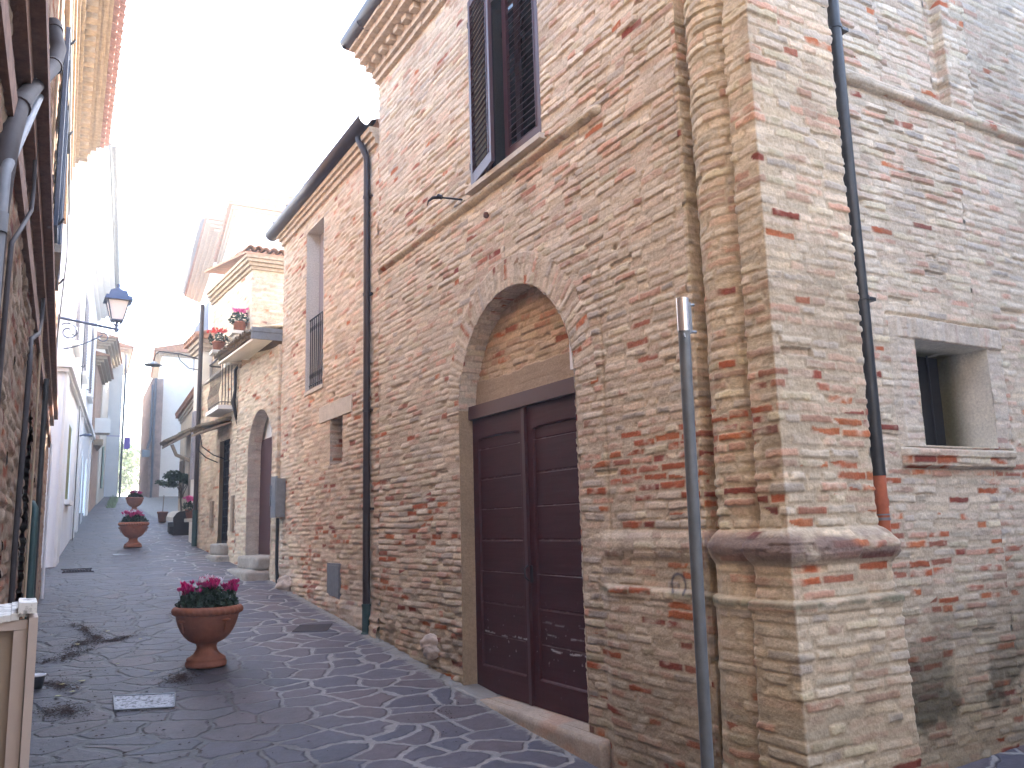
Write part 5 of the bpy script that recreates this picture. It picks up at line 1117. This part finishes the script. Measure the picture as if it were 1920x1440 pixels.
gr = empty('drain_grate', (.95, 17.3, g(.95, 17.3)), 'rusty slotted drain grate at the foot of the white house', 'drain grate')
mb = MB()
for k in range(10): mb.box((.75 + k * .045, 17.0, g(.95, 17.0) + .0), (.775 + k * .045, 17.35, g(.95, 17.2) + .02))
mb.build('bars', MT['darkcover'], gr)
mb = MB(); mb.box((.72, 16.95, g(.95, 17) - .02), (1.22, 16.99, g(.95, 17) + .015)); mb.box((.72, 17.36, g(.95, 17.36) - .02), (1.22, 17.40, g(.95, 17.36) + .02)); mb.build('frame', MT['darkcover'], gr)
# dead leaves and soil swept into streaks
rnd = random.Random(11); mb = MB(); strk = [((.62, 12.3), (.90, 11.4), .10), ((.90, 11.4), (.62, 10.9), .10), ((.70, 11.0), (1.35, 11.25), .05), ((.25, 10.3), (.80, 10.7), .09), ((.2, 9.5), (.58, 9.15), .07), ((.2, 8.5), (.62, 8.35), .10), ((3.0, 6.6), (3.5, 7.2), .25), ((1.3, 9.0), (1.6, 9.2), .1)]
def crumb(x, y, s):
    z = g(x, y) + .010; a = rnd.uniform(0, 6.28); l = s * rnd.uniform(.5, 1.4); h = s * rnd.uniform(.15, .5); c, q = math.cos(a) * l, math.sin(a) * l
    mb.add([(x - c, y - q, z), (x + q * .6, y - c * .6, z), (x + c, y + q, z), (x - q * .6, y + c * .6, z), (x, y, z + h)], [(0, 1, 4), (1, 2, 4), (2, 3, 4), (3, 0, 4)])
for a, b, wd in strk:
    for _ in range(620 if wd < .2 else 60):
        t_ = min(1.1, max(-.1, rnd.gauss(.5, .3))); k_ = (.3 + math.sin(t_ * 7 + a[0] * 9) ** 2) * 1.2; crumb(a[0] + (b[0] - a[0]) * t_ + .05 * math.sin(t_ * 5) + rnd.gauss(0, wd * .45) * k_, a[1] + (b[1] - a[1]) * t_ + rnd.gauss(0, wd * 1.1) * k_, .011)
for _ in range(1500):
    x = .1 + abs(rnd.gauss(0, .9)); y = rnd.uniform(5, 16); crumb(min(x, 3.4), y, rnd.choice((.006, .009, .016)))
tag(mb.build('leaf_litter', mat('leaf_litter', (.038, .022, .018), .95, noise=.5, nscale=30), None), 'dark crumbs of soil and dead leaves strewn in streaks over the left of the paving', 'litter', kind='stuff')
mb = MB(); lv = [(1.02, 11.6), (1.32, 11.0), (.98, 9.9), (.62, 9.35), (.52, 9.0), (.45, 9.3), (.66, 11.0), (1.25, 9.45), (3.45, 11.3), (.4, 8.9)]
for x, y in lv:
    z = g(x, y) + .014; a = rnd.uniform(0, 6.28); s = rnd.uniform(.02, .042)
    mb.add([(x + s * math.cos(a + q) * (1 if i % 2 else .7), y + s * math.sin(a + q) * (1 if i % 2 else .7), z + .006 * (i % 2)) for i, q in enumerate(np.linspace(0, 5.4, 7))], [tuple(range(7))])
tag(mb.build('fallen_leaves', mat('yellow_leaf', (.34, .32, .16), .8), None), 'few yellowish leaves fallen on the paving between cabinet and urn', 'leaves', kind='stuff')
cp = empty('small_black_pot', (.235, 8.9, g(.2, 8.9)), 'small black pot with a white rim, on the ground behind the cream cabinet', 'pot')
x, y = .24, 9.3; cp.location = (x, y, g(x, y))
mb = MB(); mb.lathe([(0, 0), (.05, 0), (.07, .11), (.072, .115)], (0, 0, 0), 20); mb.build('pot', MT['blackpipe'], cp, False)
mb = MB(); mb.lathe([(.066, .11), (.076, .112), (.078, .125), (.066, .125), (.06, .09)], (0, 0, 0), 20); mb.build('rim', MT['white_paint'], cp, False)
# flower pots on the ledges and in the niche
def flowerpot(loc, label, petal, r=.13, seed=1, s=1.):
    e = empty('flower_pot', loc, label, 'flower pot', 'flower pots along the brick houses'); rnd = random.Random(seed)
    mb = MB(); mb.lathe([(0, 0), (r * .68, 0), (r * .92, .17 * s), (r, .17 * s), (r, .21 * s), (r * .88, .21 * s), (r * .8, .17 * s)], n=24); mb.build('pot', MT['terracotta'], e, False)
    mb = MB(); leaf_cloud(mb, 220, (0, 0, .27 * s), (r * 1.7, r * 1.7, .15 * s), .06, rnd); mb.build('foliage', MT['leaf'], e, False)
    mb = MB()
    for _ in range(26): cyclamen(mb, (rnd.gauss(0, r * .6), rnd.gauss(0, r * .6), .42 * s + rnd.gauss(0, .03)), .02, rnd, .035)
    mb.build('flowers', petal, e, False); return e
flowerpot((3.74, 17.5, 5.60), 'pot of magenta flowers on the upper ledge of the pale brick house', MT['pink'], .14, 1)
flowerpot((3.56, 18.75, 5.42), 'pot of red flowers on the farther and lower ledge, above the balcony', MT['red_petal'], .14, 2)
mb = MB(); mb.box((3.55, 17.32, 5.53), (3.92, 17.70, 5.60)); mb.box((3.62, 17.36, 5.46), (3.92, 17.66, 5.528)); mb.build('pot_ledge', MT['pale_stone'], H4)
mb = MB(); mb.box((3.40, 18.55, 5.35), (3.82, 18.95, 5.42)); mb.box((3.50, 18.6, 5.27), (3.82, 18.9, 5.348)); mb.build('pot_ledge', MT['pale_stone'], H4)
flowerpot((3.44, 20.92, 1.88), 'small pot of pink flowers on a shelf beyond the green downpipe', MT['pink'], .10, 3)
# wooden chest, small pot with cane, umbrella tree
ch = empty('wooden_chest', (3.62, 23.2, g(3.62, 23)), 'dark ended wooden chest with a rounded whitish lid, beside the right-hand houses', 'chest')
z0 = g(3.42, 22.9)
mb = MB(); mb.box((3.40, 22.9, z0), (3.82, 23.9, z0 + .34)); mb.build('body', MT['blackwood'], ch)
n_ = 12; mb = MB(); sec = [(3.38, z0 + .34), (3.38, z0 + .45), (3.46, z0 + .56), (3.54, z0 + .60), (3.70, z0 + .60), (3.78, z0 + .56), (3.84, z0 + .45), (3.84, z0 + .34)]; n = len(sec)
mb.add([(x, 22.90, z) for x, z in sec] + [(x, 24.1, z + .04) for x, z in sec], [(i, i + 1, n + i + 1, n + i) for i in range(n - 1)]); mb.build('lid', MT['pale_stone'], ch)
mb = MB(); mb.add([(x, 22.88, z) for x, z in sec], [tuple(range(n))]); mb.box((3.30, 22.87, z0 + .05), (3.39, 23.0, z0 + .22)); mb.build('end_board', MT['blackwood'], ch)
cp = empty('terracotta_pot', (3.66, 26.8, g(3.66, 26.8)), 'plain terracotta pot holding a bare upright cane, behind the wooden chest', 'pot')
mb = MB(); mb.lathe([(0, 0), (.10, 0), (.14, .26), (.155, .26), (.155, .31), (.13, .31), (.12, .27)], n=24); mb.build('pot', MT['terracotta'], cp, False)
mb = MB(); mb.tube([(0, 0, .2), (.01, 0, .5), (.02, 0, .78)], .014, 6); mb.build('cane', MT['wood'], cp, False)
def tree(name, loc, label, h, cr, cc, n, size, m, seed=1, trunk=.05):
    e = empty(name, loc, label, 'tree'); rnd = random.Random(seed); mb = MB(); mb.tube([(0, 0, 0), (.02, 0, h * .35), (-.02, .01, h * .7), (0, 0, h)], [trunk, trunk * .8, trunk * .7, trunk * .5], 8)
    tips = []
    for k in range(9):
        a = 2 * math.pi * k / 9 + rnd.uniform(-.3, .3); t_ = (math.cos(a) * cr[0] * .7, math.sin(a) * cr[1] * .7, cc + rnd.uniform(-.4, .5) * cr[2]); tips.append(t_)
        mb.tube([(0, 0, h * rnd.uniform(.75, 1)), (t_[0] * .5, t_[1] * .5, (h + t_[2]) / 2 + .05), t_], [trunk * .4, trunk * .3, trunk * .12], 5)
    mb.build('trunk', MT['bark'], e, False); mb = MB()
    for t_ in tips + [(0, 0, cc + cr[2] * .3), (cr[0] * .3, 0, cc), (-cr[0] * .3, .1, cc + .1)]:
        for _ in range(3):
            q = [t_[i] + rnd.gauss(0, .22) * cr[i] for i in range(3)]; leaf_cloud(mb, n // 36, q, [c * rnd.uniform(.2, .42) for c in cr], size, rnd)
    mb.build('crown', m, e, False); return e
tree('umbrella_tree', (3.92, 25.2, g(3.92, 25.2)), 'small umbrella shaped tree with a thin trunk against the right-hand houses', 1.05, (.50, .45, .22), 1.28, 2600, .07, MT['olive'], 5, .035)
tree('far_tree', (4.6, 58, 1.5), 'pale green tree in the bright gap at the top of the street', 3.0, (2.6, 2.6, 2.0), 4.2, 4500, .28, MT['far_leaf'], 6, .15)
# weeds at the foot of the left far houses
mb = MB()
for _ in range(260):
    y = rnd.uniform(33, 38.5); x = 2.25 + (y - 31) * .11 + rnd.uniform(0, .25) + .2; z = g(x, y); a = rnd.uniform(-.1, .1); h = rnd.uniform(.05, .22)
    mb.add([(x - .02, y, z), (x + .02, y, z), (x + a, y + a, z + h)], [(0, 1, 2)])
tag(mb.build('weeds', MT['far_leaf'], None), 'tufts of weeds along the foot of the far left houses', 'weeds', kind='stuff')
# street lamp on an arm and overhead cable
la = empty('arm_lamp', (3.4, 20.25, 5.4), 'dish shaped street lamp hanging from a thin arm that reaches over the lane', 'street lamp')
mb = MB(); mb.tube([(3.45, 20.2, 5.50), (3.0, 20.2, 5.60), (2.55, 20.2, 5.62), (2.48, 20.2, 5.55), (2.44, 20.2, 5.40)], .014, 6); mb.tube([(3.45, 20.2, 5.25), (3.2, 20.2, 5.28), (3.0, 20.2, 5.45), (2.95, 20.2, 5.58)], .010, 6); mb.build('arm', MT['iron'], la)
mb = MB(); mb.lathe([(.03, .09), (.06, .07), (.20, .0), (.19, -.01), (.05, .03)], (2.43, 20.2, 5.30), 20); mb.build('dish', MT['galv'], la)

# ================================================================== added scattering volume, whitens the far lane in place of lens glare
hz = MB(); hz.box((-9.5, -10, -7.5), (19, 160, 16)); hm = bpy.data.materials.new('glare_volume'); hm.use_nodes = True; hn = hm.node_tree.nodes; hn.remove(hn['Principled BSDF'])
pv = hn.new('ShaderNodeVolumePrincipled'); pv.inputs['Color'].default_value = (.95, .96, 1, 1); pv.inputs['Density'].default_value = .005; pv.inputs['Anisotropy'].default_value = .2
hm.node_tree.links.new(pv.outputs[0], hn['Material Output'].inputs['Volume']); tag(hz.build('glare_volume', hm, None), kind='stuff')
